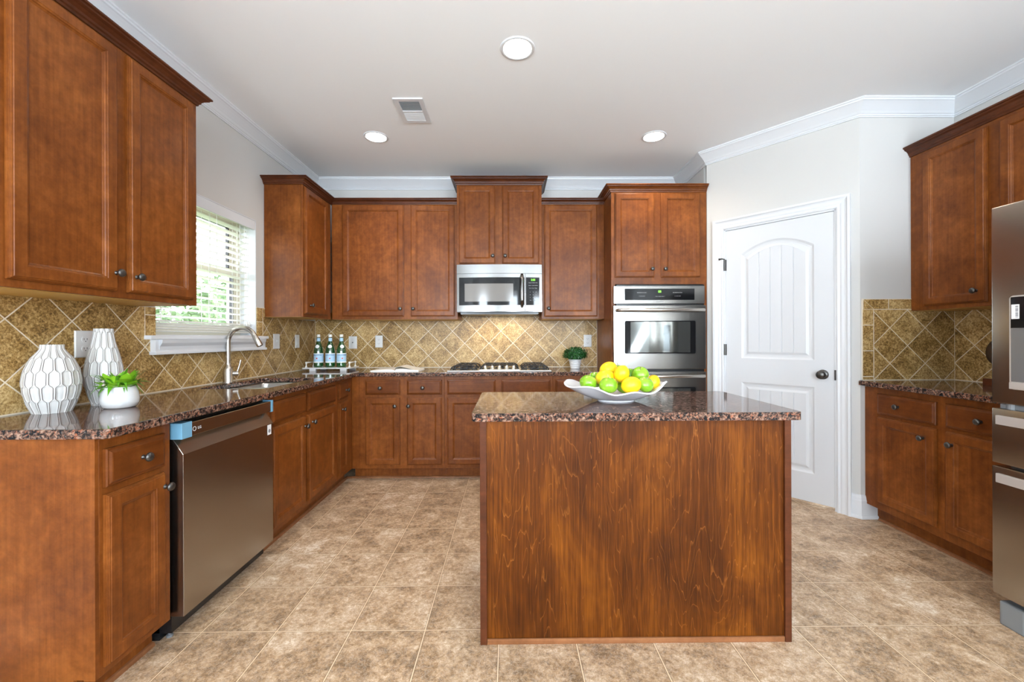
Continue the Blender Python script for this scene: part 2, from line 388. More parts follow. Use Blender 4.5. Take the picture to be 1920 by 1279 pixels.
# diagonal pantry wall: local frame u from DB to DA, n outward (towards the room)
dd = (DA-DB).normalized(); DL = (DA-DB).length; nn_ = Vector((-dd.y, dd.x))
if nn_.dot(Vector((0, 0))-DB) < 0: nn_ = -nn_
def DG(u, d, z): return Vector((DB.x+dd.x*u+nn_.x*d, DB.y+dd.y*u+nn_.y*d, z))
DU0, DU1, DZ1 = .125, .868, 2.083
bm = bmesh.new()
slab(bm, [[(0, 0), (DU0, 0), (DU0, DZ1), (DU1, DZ1), (DU1, 0), (DL, 0), (DL, ZC), (0, ZC)]], lambda u, v: DG(u, 0, v), lambda u, v: DG(u, -.12, v))
struct('wall_pantry', bm, WALL)
bm = bmesh.new(); slab(bm, [[(-.0, 0), (DL, 0), (DL, ZC), (0, ZC)]], lambda u, v: DG(u, -.45, v), lambda u, v: DG(u, -.5, v)); struct('wall_pantry_inner', bm, WALL)
# ceiling crown moulding around the room
cz = ZC
crown = [(0, cz), (.084, cz), (.084, cz-.008), (.078, cz-.012), (.076, cz-.020), (.069, cz-.024), (.056, cz-.036), (.040, cz-.052), (.027, cz-.066), (.019, cz-.078), (.013, cz-.082), (.013, cz-.090), (.008, cz-.093), (.008, cz-.100), (0, cz-.100)]
bm = bmesh.new(); sweep(bm, [(XL, YN), (XL, YB), (XS, YB), (XS, DA.y+.003), tuple(DB), (XR, YR), (XR, YN)], crown, -1)
struct('trim_1', bm, TRIM)
# baseboard at the pantry corner
base = [(0, 0), (.026, 0), (.026, .010), (.020, .020), (.015, .021), (.015, .115), (.011, .128), (.011, .134), (.006, .150), (0, .154)]
bm = bmesh.new(); sweep(bm, [tuple(DG(.052, 0, 0).xy), tuple(DB), (2.452, YR)], base, 1 if False else -1); struct('baseboard_pantry', bm, TRIM)
bm = bmesh.new(); sweep(bm, [(XR, 1.72), (XR, YN)], base, -1); struct('baseboard_right', bm, TRIM)
bm = bmesh.new(); sweep(bm, [(XL, YN), (XL, 1.33)], base, -1); struct('baseboard_left', bm, TRIM)
# door casing (profile swept up, over and down)
def casing(name, u0, u1, z1, wd, plane, m, zb=0):
    prof = [(0, 0), (0, .012), (.008, .016), (.020, .013), (.030, .017), (.046, .018), (.056, .022), (.064, .030), (wd, .030), (wd, 0)]
    bm = bmesh.new(); rings = []
    for cxy in ((u0, zb, -1, 0), (u0, z1, -1, 1), (u1, z1, 1, 1), (u1, zb, 1, 0)):
        rings.append([bm.verts.new(plane(cxy[0]+cxy[2]*o, d, cxy[1]+cxy[3]*o)) for o, d in prof])
    k = len(prof)
    for a, b in zip(rings, rings[1:]):
        for j in range(k): bm.faces.new((a[j], a[(j+1) % k], b[(j+1) % k], b[j]))
    bm.faces.new(rings[0]); bm.faces.new(rings[-1]); return struct(name, bm, m)
casing('trim_2', DU0, DU1, DZ1, .078, DG, TRIM)
bm = bmesh.new()   # jamb lining
for a, b, c, d in ((DU0-.001, DU0+.012, 0, DZ1), (DU1-.012, DU1+.001, 0, DZ1), (DU0, DU1, DZ1-.012, DZ1+.001)):
    slab(bm, [[(a, c), (b, c), (b, d), (a, d)]], lambda u, v: DG(u, .002, v), lambda u, v: DG(u, -.121, v))
struct('trim_3', bm, TRIM)
# pantry door: slab with an arched and a rectangular grooved panel
def door_build():
    a0, a1, z0, z1 = .139, .856, .022, 2.069; fr = -.006
    bm = bmesh.new()
    def arch(l, r, b, t, rise, i, n=24):
        l, r, b = l+i, r-i, b+i; pts = [(l, b), (r, b)]
        for k in range(n+1):
            s = 1-2*k/n; x = (l+r)/2+(r-l)/2*s; pts.append((x, t-i+rise*(1-s*s)))
        return pts
    pans = [(.255, .738, 1.035, 1.862, .082), (.255, .738, .225, .845, 0)]
    rings = [[arch(*p[:4], p[4], i) for p in pans] for i in (0, .012, .022, .034, .052)]
    dep = [fr, fr-.007, fr-.009, fr-.009, fr-.002]
    outer = [(a0, z0), (a1, z0), (a1, z1), (a0, z1)]
    vl = flat_poly(bm, [outer]+rings[0], lambda u, v: DG(u, fr, v))
    bk = [bm.verts.new(DG(u, fr-.035, v)) for u, v in outer]; bm.faces.new(bk)
    for i in range(4): bm.faces.new((vl[0][i], vl[0][(i+1) % 4], bk[(i+1) % 4], bk[i]))
    for pi in range(2):
        prev = vl[1+pi]
        for k in range(1, 5):
            cur = [bm.verts.new(DG(u, dep[k], v)) for u, v in rings[k][pi]]
            for j in range(len(cur)): bm.faces.new((prev[j], prev[(j+1) % len(cur)], cur[(j+1) % len(cur)], cur[j]))
            prev = cur
        l, r, b, t, rise = pans[pi]; l += .051; r -= .051; b += .051
        gs = [l+(r-l)*q/5 for q in range(1, 5)]; xs = [l]
        for g in gs: xs += [g-.0035, g, g+.0035]
        xs.append(r); cols = []
        for x in xs:
            s = (x-(l+r)/2)/((r-l)/2+.0); zt = t-.051+rise*(1-s*s); gd = fr-.002-(.0045 if x in gs else 0)
            cols.append((bm.verts.new(DG(x, gd, b)), bm.verts.new(DG(x, gd, zt))))
        for c, d in zip(cols, cols[1:]): bm.faces.new((c[0], d[0], d[1], c[1]))
    d = struct('door_1', bm, DOORP)
    for z in (1.79, 1.10, .32):
        bm = bmesh.new(); p = DG(.861, .004, z); cyl(bm, p-Vector((0, 0, .045)), p+Vector((0, 0, .045)), .0075, n=12)
        slab(bm, [[(.850, z-.045), (.862, z-.045), (.862, z+.045), (.850, z+.045)]], lambda u, v: DG(u, fr+.0015, v), lambda u, v: DG(u, fr-.001, v))
        if z > 1.5: tube(bm, [DG(.861, .006, z+.048), DG(.872, .03, z+.052), DG(.885, .05, z+.046)], [.005, .005, .009], 8)
        finish(bm, 'hinge', KNOBM, d)
    kz, ku = .938, .205; nn = DG(0, 1, 0)-DG(0, 0, 0)
    bm = bmesh.new(); lathe(bm, [(0, -.001), (.034, 0), (.034, .004), (.026, .010), (.013, .013), (.011, .032), (.016, .038), (.027, .046), (.030, .056), (.026, .066), (.014, .072), (0, .073)], DG(ku, fr, kz), 28, nn)
    finish(bm, 'door_knob', KNOBM, d, smooth=True, angle=50)
    bm = bmesh.new(); slab(bm, [[(.128, kz-.035), (.1385, kz-.035), (.1385, kz+.035), (.128, kz+.035)]], lambda u, v: DG(u, .004, v), lambda u, v: DG(u, .0015, v)); finish(bm, 'strike_plate', KNOBM, d)
door_build()

# ------------------------------------------------------------------ backsplash tile
TLm = tile_mat('backsplash_tile_left', 1, .2406, 2.184, .920); TBm = tile_mat('backsplash_tile_back', 0, .2373, -1.394, .912)
TFm = tile_mat('backsplash_tile_return', 0, .2355, 2.634, .907); TRm = tile_mat('backsplash_tile_right', 1, .236, 2.61, .909)
TLb = tile_mat('border_tile_left', 1, 1, 2.183, 1.205, rect=(1.035, .125)); TFb = tile_mat('border_tile_side', 0, 1, 2.408, .939, rect=(.30, .170)); TFt = tile_mat('border_tile_top', 0, 1, 2.508, 1.383, rect=(.17, .30))
bm = bmesh.new()
TXF = -1.905
for a, b, c, d in ((1.30, 2.183, .914, 1.371), (2.183, 3.2185, .914, 1.205), (3.2185, 4.079, .914, 1.371)): box(bm, XL, TXF, a, b, c, d)
for a, b, c, d in ((2.183, WY0, 1.205, 1.371), (WY1, 3.2185, 1.205, 1.437), (3.2185, 3.27, 1.371, 1.437)): box(bm, XL, TXF-.0003, a, b, c, d, 1)
GROUT = mat('light_grout', (.72, .63, .50), .8)
box(bm, XL, TXF+.0006, 1.336, 4.0785, .9142, .9195, 2); box(bm, XL, TXF+.0006, 2.1815, 2.1855, 1.205, 1.371, 2); box(bm, XL, TXF+.0006, 3.216, 3.220, 1.222, 1.371, 2); box(bm, XL, TXF+.0006, WY1, 3.27, 1.435, 1.439, 2)
struct('trim_4', bm, [TLm, TLb, GROUT])
bm = bmesh.new(); box(bm, TXF, .857, 4.080, YB, .914, 1.45); box(bm, TXF, .857, 4.0793, YB, .9142, .9188, 1); box(bm, TXF, TXF+.003, 4.0793, YB, .914, 1.372, 1); box(bm, .854, .857, 4.0793, YB, .914, 1.372, 1)
struct('trim_5', bm, [TBm, GROUT])
bm = bmesh.new(); box(bm, 2.408, XR-.007, YR-.007, YR, .914, 1.383, 0)
box(bm, 2.334, 2.408, YR-.0068, YR, .914, 1.383, 1); box(bm, 2.334, 2.66, YR-.0068, YR, 1.383, 1.451, 2)
for a_, b_, c_, d_ in ((2.334, 2.95, .9142, .9185), (2.406, 2.410, .918, 1.383), (2.408, 2.66, 1.381, 1.385), (2.947, 2.95, .918, 1.383), (2.334, 2.66, 1.449, 1.4525), (2.3325, 2.3355, .918, 1.4525)): box(bm, a_, b_, YR-.0078, YR, c_, d_, 3)
prev = [bm.verts.new((x, YR-.0079, z)) for x, z in ((2.333, 1.453), (2.336, 1.453), (2.411, 1.384), (2.408, 1.384))]; f_ = bm.faces.new(prev); f_.material_index = 3
struct('trim_6', bm, [TFm, TFb, TFt, GROUT])
bm = bmesh.new(); box(bm, XR-.007, XR, 1.70, YR-.007, .914, 1.383); box(bm, XR-.0076, XR, 1.70, YR-.007, .9142, .9185, 1)
struct('trim_7', bm, [TRm, GROUT])

# ------------------------------------------------------------------ window over the sink
bm = bmesh.new()
def frame_x(bm, x0, x1, y0, y1, z0, z1, w, mi=0):
    slab_l = [[(y0, z0), (y1, z0), (y1, z1), (y0, z1)], [(y0+w, z0+w), (y0+w, z1-w), (y1-w, z1-w), (y1-w, z0+w)]]
    n0 = len(bm.faces); slab(bm, slab_l, lambda u, v: Vector((x0, u, v)), lambda u, v: Vector((x1, u, v)))
    bm.faces.ensure_lookup_table()
    for f in bm.faces[n0:]: f.material_index = mi
frame_x(bm, -2.115, -2.03, WY0+.001, WY1-.001, WZ0+.001, WZ1-.001, .028)
win = struct('window_1', bm, VINYL)
for nm, x0, x1, za, zb in (('upper_sash', -2.095, -2.072, 1.66, WZ1-.03), ('lower_sash', -2.068, -2.042, WZ0+.03, 1.70)):
    bm = bmesh.new(); frame_x(bm, x0, x1, WY0+.03, WY1-.03, za, zb, .04, 0); frame_x(bm, x0+.004, x1+.0015, WY0+.066, WY1-.066, za+.036, zb-.036, .010, 1)
    s = finish(bm, nm, [VINYL, BLACK], win)
    bm = bmesh.new(); box(bm, (x0+x1)/2-.002, (x0+x1)/2+.002, WY0+.072, WY1-.072, za+.042, zb-.042); finish(bm, 'pane', GLASS, s)
bm = bmesh.new(); box(bm, XL-.11, -1.868, 2.178, 3.235, WZ0-.022, WZ0, bev=.004)
struct('trim_8', bm, TRIM)
bm = bmesh.new(); box(bm, TXF, TXF+.030, 2.215, 3.20, 1.125, 1.200); box(bm, TXF, TXF+.038, 2.207, 3.208, 1.118, 1.135, bev=.003)
sweep(bm, [(TXF, 2.235), (TXF, 3.18)], [(0, 1.145), (.032, 1.145), (.034, 1.162), (.046, 1.180), (.050, 1.1995), (0, 1.1995)], -1)
struct('trim_9', bm, TRIM)
bm = bmesh.new()
for a_, b_, c_, d_ in ((WY0, WY0+.006, WZ0, WZ1), (WY1-.006, WY1, WZ0, WZ1), (WY0, WY1, WZ1-.006, WZ1), (WY0, WY1, WZ0, WZ0+.004)): box(bm, -2.03, XL-.0005, a_, b_, c_, d_)
struct('trim_14', bm, TRIM)
bl = thing('window_blind', 'white horizontal slat blind lowered in the window over the sink', 'blind', (-1.975, 2.70, WZ1))
bm = bmesh.new(); box(bm, -1.925, -1.913, WY0+.007, WY1-.007, WZ1-.074, WZ1-.0065, bev=.002); finish(bm, 'valance', TRIM, bl)
bm = bmesh.new(); box(bm, -2.0, -1.945, WY0+.009, WY1-.008, WZ1-.045, WZ1-.008); finish(bm, 'head_rail', SLAT, bl)
slat_z = [1.335+.044*k for k in range(16)]
for z in slat_z:
    bm = bmesh.new(); prev = None
    for k in range(5):
        s = k/4-.5; x = -1.972+s*.050; zz = z+.004*(1-(2*s)**2)+s*.006
        cur = [bm.verts.new((x, WY0+.009, zz)), bm.verts.new((x, WY1-.03, zz)), bm.verts.new((x, WY1-.03, zz-.0025)), bm.verts.new((x, WY0+.009, zz-.0025))]
        if prev:
            for j in range(4): bm.faces.new((prev[j], prev[(j+1) % 4], cur[(j+1) % 4], cur[j]))
        else: bm.faces.new(cur)
        prev = cur
    bm.faces.new(prev); finish(bm, 'slat', SLAT, bl, smooth=True, angle=40)
for k in range(5):
    z = 1.243+.0145*k; bm = bmesh.new(); box(bm, -1.998, -1.946, WY0+.009, WY1-.012, z, z+.009, bev=.0015); finish(bm, 'slat' if k else 'bottom_rail', SLAT, bl)
for y in (2.33, 2.40, 2.71, 2.775, 3.01, 3.06):
    bm = bmesh.new(); cyl(bm, (-1.9445, y, 1.30), (-1.9445, y, WZ1-.05), .0016, n=6); cyl(bm, (-1.9995, y, 1.30), (-1.9995, y, WZ1-.05), .0012, n=6); finish(bm, 'ladder_cord', CORD, bl)
for y in (3.075, 3.10):
    bm = bmesh.new(); cyl(bm, (-1.938, y, 1.33), (-1.938, y, WZ1-.08), .0015, n=6); lathe(bm, [(0, 0), (.008, .002), (.009, .012), (.004, .034), (0, .036)], (-1.938, y, 1.296), 10); finish(bm, 'pull_cord', CORD, bl)

# ------------------------------------------------------------------ rear windows (seen only in reflections)
for i, (a, b) in enumerate([(x_-w_/2, x_+w_/2) for x_, w_ in RW]):
    bm = bmesh.new()
    for x0, x1, z0, z1 in ((a, a+.06, .8, 2.45), (b-.06, b, .8, 2.45), (a, b, .8, .86), (a, b, 2.39, 2.45), (a, b, 1.32, 1.37)): box(bm, x0, x1, YN-.09, YN-.03, z0, z1)
    struct('window_%d' % (i+2), bm, TRIM)

# ------------------------------------------------------------------ cabinets
def LB(u, d, z): return Vector((-1.337+d, u, z))       # left base run
def BBf(u, d, z): return Vector((u, 3.515-d, z))        # back base run
def RB(u, d, z): return Vector((2.352-d, u, z))         # right base run
def LU(u, d, z): return Vector((-1.609+d, u, z))
def BU(u, d, z): return Vector((u, 3.763-d, z))
def MU(u, d, z): return Vector((u, 3.715-d, z))
def RU(u, d, z): return Vector((2.662-d, u, z))
def TA(u, d, z): return Vector((u, 3.50-d, z))
def fbox(bm, W, u0, u1, d0, d1, z0, z1, mi=0):
    c = [W(u0, d0, z0), W(u1, d1, z1)]; return box(bm, c[0].x, c[1].x, c[0].y, c[1].y, c[0].z, c[1].z, mi)
def ringpanel(bm, W, u0, u1, z0, z1, rings):
    prev = None
    for i, d in rings:
        cur = [bm.verts.new(W(a, d, b)) for a, b in ((u0+i, z0+i), (u1-i, z0+i), (u1-i, z1-i), (u0+i, z1-i))]
        if prev is None: bm.faces.new(cur)
        else:
            for j in range(4): bm.faces.new((prev[j], prev[(j+1) % 4], cur[(j+1) % 4], cur[j]))
        prev = cur
    bm.faces.new(prev)
def knob(W, u, z, parent, d=.021):
    n = W(0, 1, 0)-W(0, 0, 0); bm = bmesh.new()
    lathe(bm, [(0, -.002), (.0085, 0), (.0085, .002), (.0055, .005), (.0050, .013), (.0085, .017), (.0155, .020), (.0165, .0235), (.0145, .028), (.008, .031), (0, .032)], W(u, d, z), 20, n)
    return finish(bm, 'knob', KNOBM, parent, smooth=True, angle=60)
DOOR_R = [(0, .001), (0, .0085), (.0028, .0095), (.0028, .0130), (.0058, .0145), (.0062, .0175), (.0095, .0182), (.0110, .0205), (.046, .0205), (.048, .0185), (.053, .0170), (.055, .0130), (.060, .0105), (.061, .0095)]
DRAW_R = [(0, .001), (0, .011), (.004, .0145), (.008, .0150), (.014, .0195), (.018, .0205), (.020, .0205)]
def cabinet(name, label, cat, W, u0, u1, z0, z1, depth, doors=(), drawers=(), group=None, toe=False, raw=False, body_z0=None, extra=None, cut=None):
    p = W((u0+u1)/2, -depth/2, 0 if toe else z0); root = thing(name, label, cat, p, group)
    bm = bmesh.new()
    if cut: fbox(bm, W, u0, u1, -.019, -depth, z0, cut)
    else: fbox(bm, W, u0, u1, -.019, -depth, z0, z1)
    if toe: fbox(bm, W, u0, u1, -.072, -depth, 0, z0)
    finish(bm, 'body', WOOD, root)
    bm = bmesh.new(); lo = [(u0, z0), (u1, z0), (u1, z1), (u0, z1)]
    fbox(bm, W, u0, u1, 0, -.0185, z0, z1)
    bevel_mod(finish(bm, 'face_frame', WOOD, root), .0012, 1)
    if raw:
        bm = bmesh.new(); fbox(bm, W, u0+.012, u1-.012, -.022, -depth+.002, z0-.002, z0-.0001); finish(bm, 'underside_panel', RAW, root)
    for q in doors:
        bm = bmesh.new(); ringpanel(bm, W, *q[:4], DOOR_R); d = finish(bm, 'door', WOOD, root)
        if q[4]: knob(W, q[4][0], q[4][1], d)
    for q in drawers:
        bm = bmesh.new(); ringpanel(bm, W, *q[:4], DRAW_R); d = finish(bm, 'drawer' if q[4] else 'false_front', WOODX, root)
        if q[4]: knob(W, q[4][0], q[4][1], d)
    return root
def crown_part(root, path, z0, proj=.05, h=.055, side=1, mat_=None):
    pr = [(0, z0), (.006, z0), (.008, z0+h*.16), (.014, z0+h*.24), (.016, z0+h*.40), (proj*.55, z0+h*.60), (proj*.80, z0+h*.70), (proj*.82, z0+h*.80), (proj, z0+h*.86), (proj, z0+h), (0, z0+h)]
    bm = bmesh.new(); sweep(bm, path, pr, side); return finish(bm, 'crown_moulding', mat_ or WOODD, root)
GU, GB = 'stained wood upper cabinets', 'stained wood base cabinets'
UZ0, UZ1 = 1.372, 2.422
c = cabinet('wall_cabinet', 'large brown two door wall cabinet hanging left of the window, nearest the camera', 'cabinet', LU, 1.30, 2.148, UZ0, UZ1, .300,
    [(1.336, 1.705, 1.398, 2.392, (1.718-.028, 1.470)), (1.754, 2.112, 1.398, 2.392, (1.812-.03, 1.466))], group=GU, raw=True)
crown_part(c, [(-1.609, 1.30), (-1.609, 2.150), (XL+.001, 2.150)], UZ1-.020, side=-1)
c = cabinet('wall_cabinet', 'narrow one door wall cabinet on the left wall right of the window, beside the corner', 'cabinet', LU, 3.246, 3.742, UZ0, UZ1, .300,
    [(3.258, 3.655, 1.398, 2.392, (3.325, 1.466))], group=GU, raw=True)
crown_part(c, [(XL+.001, 3.244), (-1.609, 3.244), (-1.609, 3.763)], UZ1-.020, side=-1)
c = cabinet('wall_cabinet', 'brown two door wall cabinet in the back corner above the green bottles, left door wider', 'cabinet', BU, -1.606, -.472, UZ0, UZ1, .315,
    [(-1.508, -.955, 1.398, 2.404, (-.982, 1.466)), (-.893, -.497, 1.398, 2.404, (-.868, 1.466))], group=GU, raw=True)
crown_part(c, [(-1.60, 3.763), (-.472, 3.763)], UZ1-.012, proj=.045, h=.048, side=-1)
c = cabinet('wall_cabinet', 'short raised two door cabinet directly above the microwave', 'cabinet', MU, -.471, .287, 1.850, 2.585, .365,
    [(-.452, -.128, 1.862, 2.560, (-.150, 1.930)), (-.065, .263, 1.862, 2.560, (-.040, 1.930))], group=GU)
crown_part(c, [(-.4711, YB-.01), (-.4711, 3.715), (.2871, 3.715), (.2871, YB-.01)], 2.568, proj=.052, h=.066, side=-1)
c = cabinet('wall_cabinet', 'single door wall cabinet between the microwave and the tall oven cabinet', 'cabinet', BU, .288, .857, UZ0, UZ1, .315,
    [(.312, .793, 1.392, 2.404, (.350, 1.466))], group=GU, raw=True)
crown_part(c, [(.288, 3.763), (.8565, 3.763)], UZ1-.012, proj=.045, h=.048, side=-1)
c = cabinet('wall_cabinet', 'two door wall cabinet on the right wall, partly behind the refrigerator', 'cabinet', RU, 1.826, 2.732, UZ0, UZ1, .286,
    [(2.283, 2.640, 1.396, 2.372, (2.328, 1.462)), (1.868, 2.222, 1.396, 2.372, (2.178, 1.462))], group=GU, raw=True)
crown_part(c, [(2.662, 2.7335), (2.662, 1.826)], UZ1-.032, h=.064, side=-1)
# tall oven cabinet with an opening for the double oven
root = thing('tall_oven_cabinet', 'tall brown cabinet with two upper doors holding the double oven', 'cabinet', (1.263, 3.79, 0), None)
bm = bmesh.new()
fbox(bm, TA, .858, .878, -.019, -.58, 0, 2.447); fbox(bm, TA, 1.646, 1.666, -.019, -.58, 0, 2.447); fbox(bm, TA, .878, 1.646, -.019, -.58, 1.66, 2.447)
fbox(bm, TA, .878, 1.646, -.56, -.58, .10, 1.66); fbox(bm, TA, .878, 1.646, -.07, -.56, .0, .24)
finish(bm, 'body', WOOD, root)
bm = bmesh.new(); slab(bm, [[(.858, .1), (1.666, .1), (1.666, 2.447), (.858, 2.447)], [(.889, .26), (.889, 1.652), (1.641, 1.652), (1.641, .26)]], lambda u, v: TA(u, 0, v), lambda u, v: TA(u, -.0185, v))
finish(bm, 'face_frame', WOOD, root)
for q in ((.886, 1.221, 1.708, 2.420, (1.196, 1.776)), (1.277, 1.608, 1.708, 2.420, (1.305, 1.776))):
    bm = bmesh.new(); ringpanel(bm, TA, *q[:4], DOOR_R); d = finish(bm, 'door', WOOD, root); knob(TA, *q[4], d)
bm = bmesh.new(); ringpanel(bm, TA, .90, 1.61, .12, .25, DRAW_R); finish(bm, 'false_front', WOODX, root)
crown_part(root, [(.8575, YB-.01), (.8575, 3.50), (1.6665, 3.50)], 2.430, proj=.052, h=.056, side=-1, mat_=WOODX)
# base cabinets
D0, D1, R0, R1, BZ0, BZ1 = .134, .702, .726, .850, .1016, .881
c = cabinet('base_cabinet', 'narrow base cabinet with end panel at the near left, beside the dishwasher', 'cabinet', LB, 1.36, 1.642, BZ0, BZ1, .566,
    [(1.372, 1.606, D0-.006, .692, (1.594, .640))], [(1.372, 1.606, .716, .842, (1.500, .780))], group=GB, toe=True)
bm = bmesh.new()   # finished end panel with toe notch and a front stile
slab(bm, [[(-1.337, BZ0), (-1.337, BZ1), (TXF, BZ1), (TXF, 0), (-1.412, 0), (-1.412, BZ0)]], lambda u, v: Vector((u, 1.3595, v)), lambda u, v: Vector((u, 1.352, v)))
slab(bm, [[(-1.337, BZ0), (-1.337, BZ1), (-1.374, BZ1), (-1.374, BZ0)]], lambda u, v: Vector((u, 1.352, v)), lambda u, v: Vector((u, 1.347, v)))
finish(bm, 'end_panel', WOOD, c)
c = cabinet('sink_base_cabinet', 'double door base cabinet under the sink with blank upper fronts', 'cabinet', LB, 2.303, 3.222, BZ0, BZ1, .566,
    [(2.318, 2.700, D0, D1, (2.676, .640)), (2.732, 3.160, D0, D1, (2.774, .648))], [(2.318, 2.700, R0, R1, None), (2.732, 3.160, R0, R1, None)], group=GB, toe=True, cut=.68)
c = cabinet('base_cabinet', 'narrowest base cabinet in the left run, beside the inner corner', 'cabinet', LB, 3.2225, 3.534, BZ0, BZ1, .566,
    [(3.205+.02, 3.405, D0, D1, (3.272, .645))], [(3.225, 3.405, R0, R1, (3.345, .788))], group=GB, toe=True)
c = cabinet('base_cabinet', 'two drawer two door base cabinet on the back wall left of the cooktop', 'cabinet', BBf, -1.336, -.556, BZ0, BZ1, .566,
    [(-1.219, -.929, D0, D1, (-.965, .633)), (-.870, -.576, D0, D1, (-.852, .633))], [(-1.219, -.929, R0, R1, (-1.088, .785)), (-.870, -.576, R0, R1, (-.733, .785))], group=GB, toe=True)
c = cabinet('base_cabinet', 'wide base cabinet below the cooktop with blank drawer fronts', 'cabinet', BBf, -.5555, .362, BZ0, BZ1, .566,
    [(-.531, -.122, D0, D1, (-.150, .633)), (-.073, .339, D0, D1, (-.045, .633))], [(-.531, -.122, R0, R1, None), (-.073, .339, R0, R1, None)], group=GB, toe=True)
c = cabinet('base_cabinet', 'base cabinet between the cooktop and the oven tower, mostly behind the island', 'cabinet', BBf, .3625, .857, BZ0, BZ1, .566,
    [(.385, .833, D0, D1, (.415, .633))], [(.385, .833, R0, R1, (.609, .785))], group=GB, toe=True)
c = cabinet('base_cabinet', 'two drawer base cabinet on the right wall beside the refrigerator', 'cabinet', RB, 1.79, 2.732, BZ0, BZ1, .598,
    [(2.262, 2.627, .148, .692, (2.325, .628)), (1.846, 2.212, .148, .692, (2.172, .628))], [(2.262, 2.627, .712, .842, (2.475, .778)), (1.846, 2.212, .712, .842, (2.035, .778))], group=GB, toe=True)
# shoe mouldings at the toe kicks
sh = [(0, 0), (.014, 0), (.012, .009), (.007, .014), (0, .016)]
bm = bmesh.new(); sweep(bm, [(-1.409, 3.587), (.857, 3.587)], sh, -1); struct('trim_10', bm, SHOE)
bm = bmesh.new(); sweep(bm, [(-1.409, 2.303), (-1.409, 3.573)], sh, -1); struct('trim_11', bm, SHOE)
bm = bmesh.new(); sweep(bm, [(2.424, 2.70), (2.424, 1.79)], sh, -1); struct('trim_12', bm, SHOE)
bm = bmesh.new(); sweep(bm, [(-1.409, 1.362), (-1.409, 1.642)], sh, -1); struct('trim_13', bm, SHOE)

# ------------------------------------------------------------------ countertops
CZ0, CZ1 = .882, .914
SK = (-1.812, -1.412, 2.400, 3.060)
ob = [(-1.904, 1.335), (-1.300, 1.335), (-1.288, 1.347), (-1.288, 3.470), (-1.275, 3.483), (.8565, 3.483), (.8565, 4.079), (-1.904, 4.079)]
bm = bmesh.new(); slab(bm, [ob, rrect(SK[0], SK[1], SK[2], SK[3], .05)[::-1]], lambda u, v: Vector((u, v, CZ1)), lambda u, v: Vector((u, v, CZ0)))
ct = bevel_mod(finish(bm, 'countertop', GRANITE), .006, 3, 50); tag(ct, 'L shaped speckled brown granite countertop with the sink cut into it', 'countertop')
bm = bmesh.new(); slab(bm, [[(2.305, 1.785), (2.949, 1.785), (2.949, 2.726), (2.303, 2.726)]], lambda u, v: Vector((u, v, CZ1)), lambda u, v: Vector((u, v, CZ0)))
ct = bevel_mod(finish(bm, 'countertop', GRANITE), .006, 3, 50); tag(ct, 'short granite countertop on the right wall beside the refrigerator', 'countertop')
# sink
sk = thing('kitchen_sink', 'stainless double bowl undermount sink below the window', 'sink', (-1.612, 2.73, .72))
def bowl(y0, y1):
    bm = bmesh.new(); lv = [(0, .8815), (.004, .87), (.012, .74), (.045, .71)]; prev = None
    for i, z in lv:
        cur = [bm.verts.new((x, y, z)) for x, y in rrect(SK[0]-.004+i, SK[1]+.004-i, y0+i, y1-i, .05)]
        if prev:
            for j in range(len(cur)): bm.faces.new((prev[j], prev[(j+1) % len(cur)], cur[(j+1) % len(cur)], cur[j]))
        prev = cur
    bm.faces.new(prev); o = finish(bm, 'bowl', SINKM, sk, smooth=True, angle=50)
    m = o.modifiers.new('s', 'SOLIDIFY'); m.thickness = .0015; m.offset = -1
bowl(SK[2]-.004, 2.715); bowl(2.745, SK[3]+.004)
bm = bmesh.new(); box(bm, SK[0]-.004, SK[1]+.004, 2.713, 2.747, .855, .8785, bev=.004); finish(bm, 'divider', SINKM, sk)
for y in (2.56, 2.90):
    bm = bmesh.new(); lathe(bm, [(0, .002), (.02, .003), (.038, .005), (.042, .003), (.042, 0)], (-1.612, y, .7105), 24); finish(bm, 'drain', NICKEL, sk, smooth=True)
# faucet
fx, fy = -1.858, 2.752
fc = thing('faucet', 'brushed nickel gooseneck pull-down faucet behind the sink', 'faucet', (fx, fy, CZ1))
bm = bmesh.new(); lathe(bm, [(0, 0), (.030, 0), (.030, .006), (.0275, .012), (.0275, .085), (.024, .100), (.0165, .112), (.0155, .13), (0, .13)], (fx, fy, CZ1), 28); finish(bm, 'base', NICKEL, fc, smooth=True, angle=40)
R = .092; pts = [(fx, fy, CZ1+.12), (fx, fy, CZ1+.20)]+[(fx+R-R*math.cos(a), fy, 1.178+R*math.sin(a)*1.05) for a in [PI*k/18*.86 for k in range(19)]]
bm = bmesh.new(); tube(bm, pts, .0145, 18); finish(bm, 'neck', NICKEL, fc, smooth=True, angle=60)
e = Vector(pts[-1]); t = (Vector(pts[-1])-Vector(pts[-2])).normalized()
bm = bmesh.new(); tube(bm, [e-t*.004, e+t*.012, e+t*.062, e+t*.074], [.0148, .0165, .0195, .0175], 20); finish(bm, 'spray_head', NICKEL, fc, smooth=True, angle=50)
bm = bmesh.new(); box(bm, (e+t*.02).x+.012, (e+t*.02).x+.021, fy-.006, fy+.006, e.z-.045, e.z-.015, bev=.002); finish(bm, 'spray_button', BLACK, fc)
bm = bmesh.new(); cyl(bm, (fx+.01, fy+.01, .972), (fx+.042, fy+.036, .972), .0155, n=20); tube(bm, [(fx+.036, fy+.032, .975), (fx+.046, fy+.042, 1.02), (fx+.052, fy+.048, 1.060)], [.006, .0055, .0065], 10); finish(bm, 'lever', NICKEL, fc, smooth=True, angle=50)

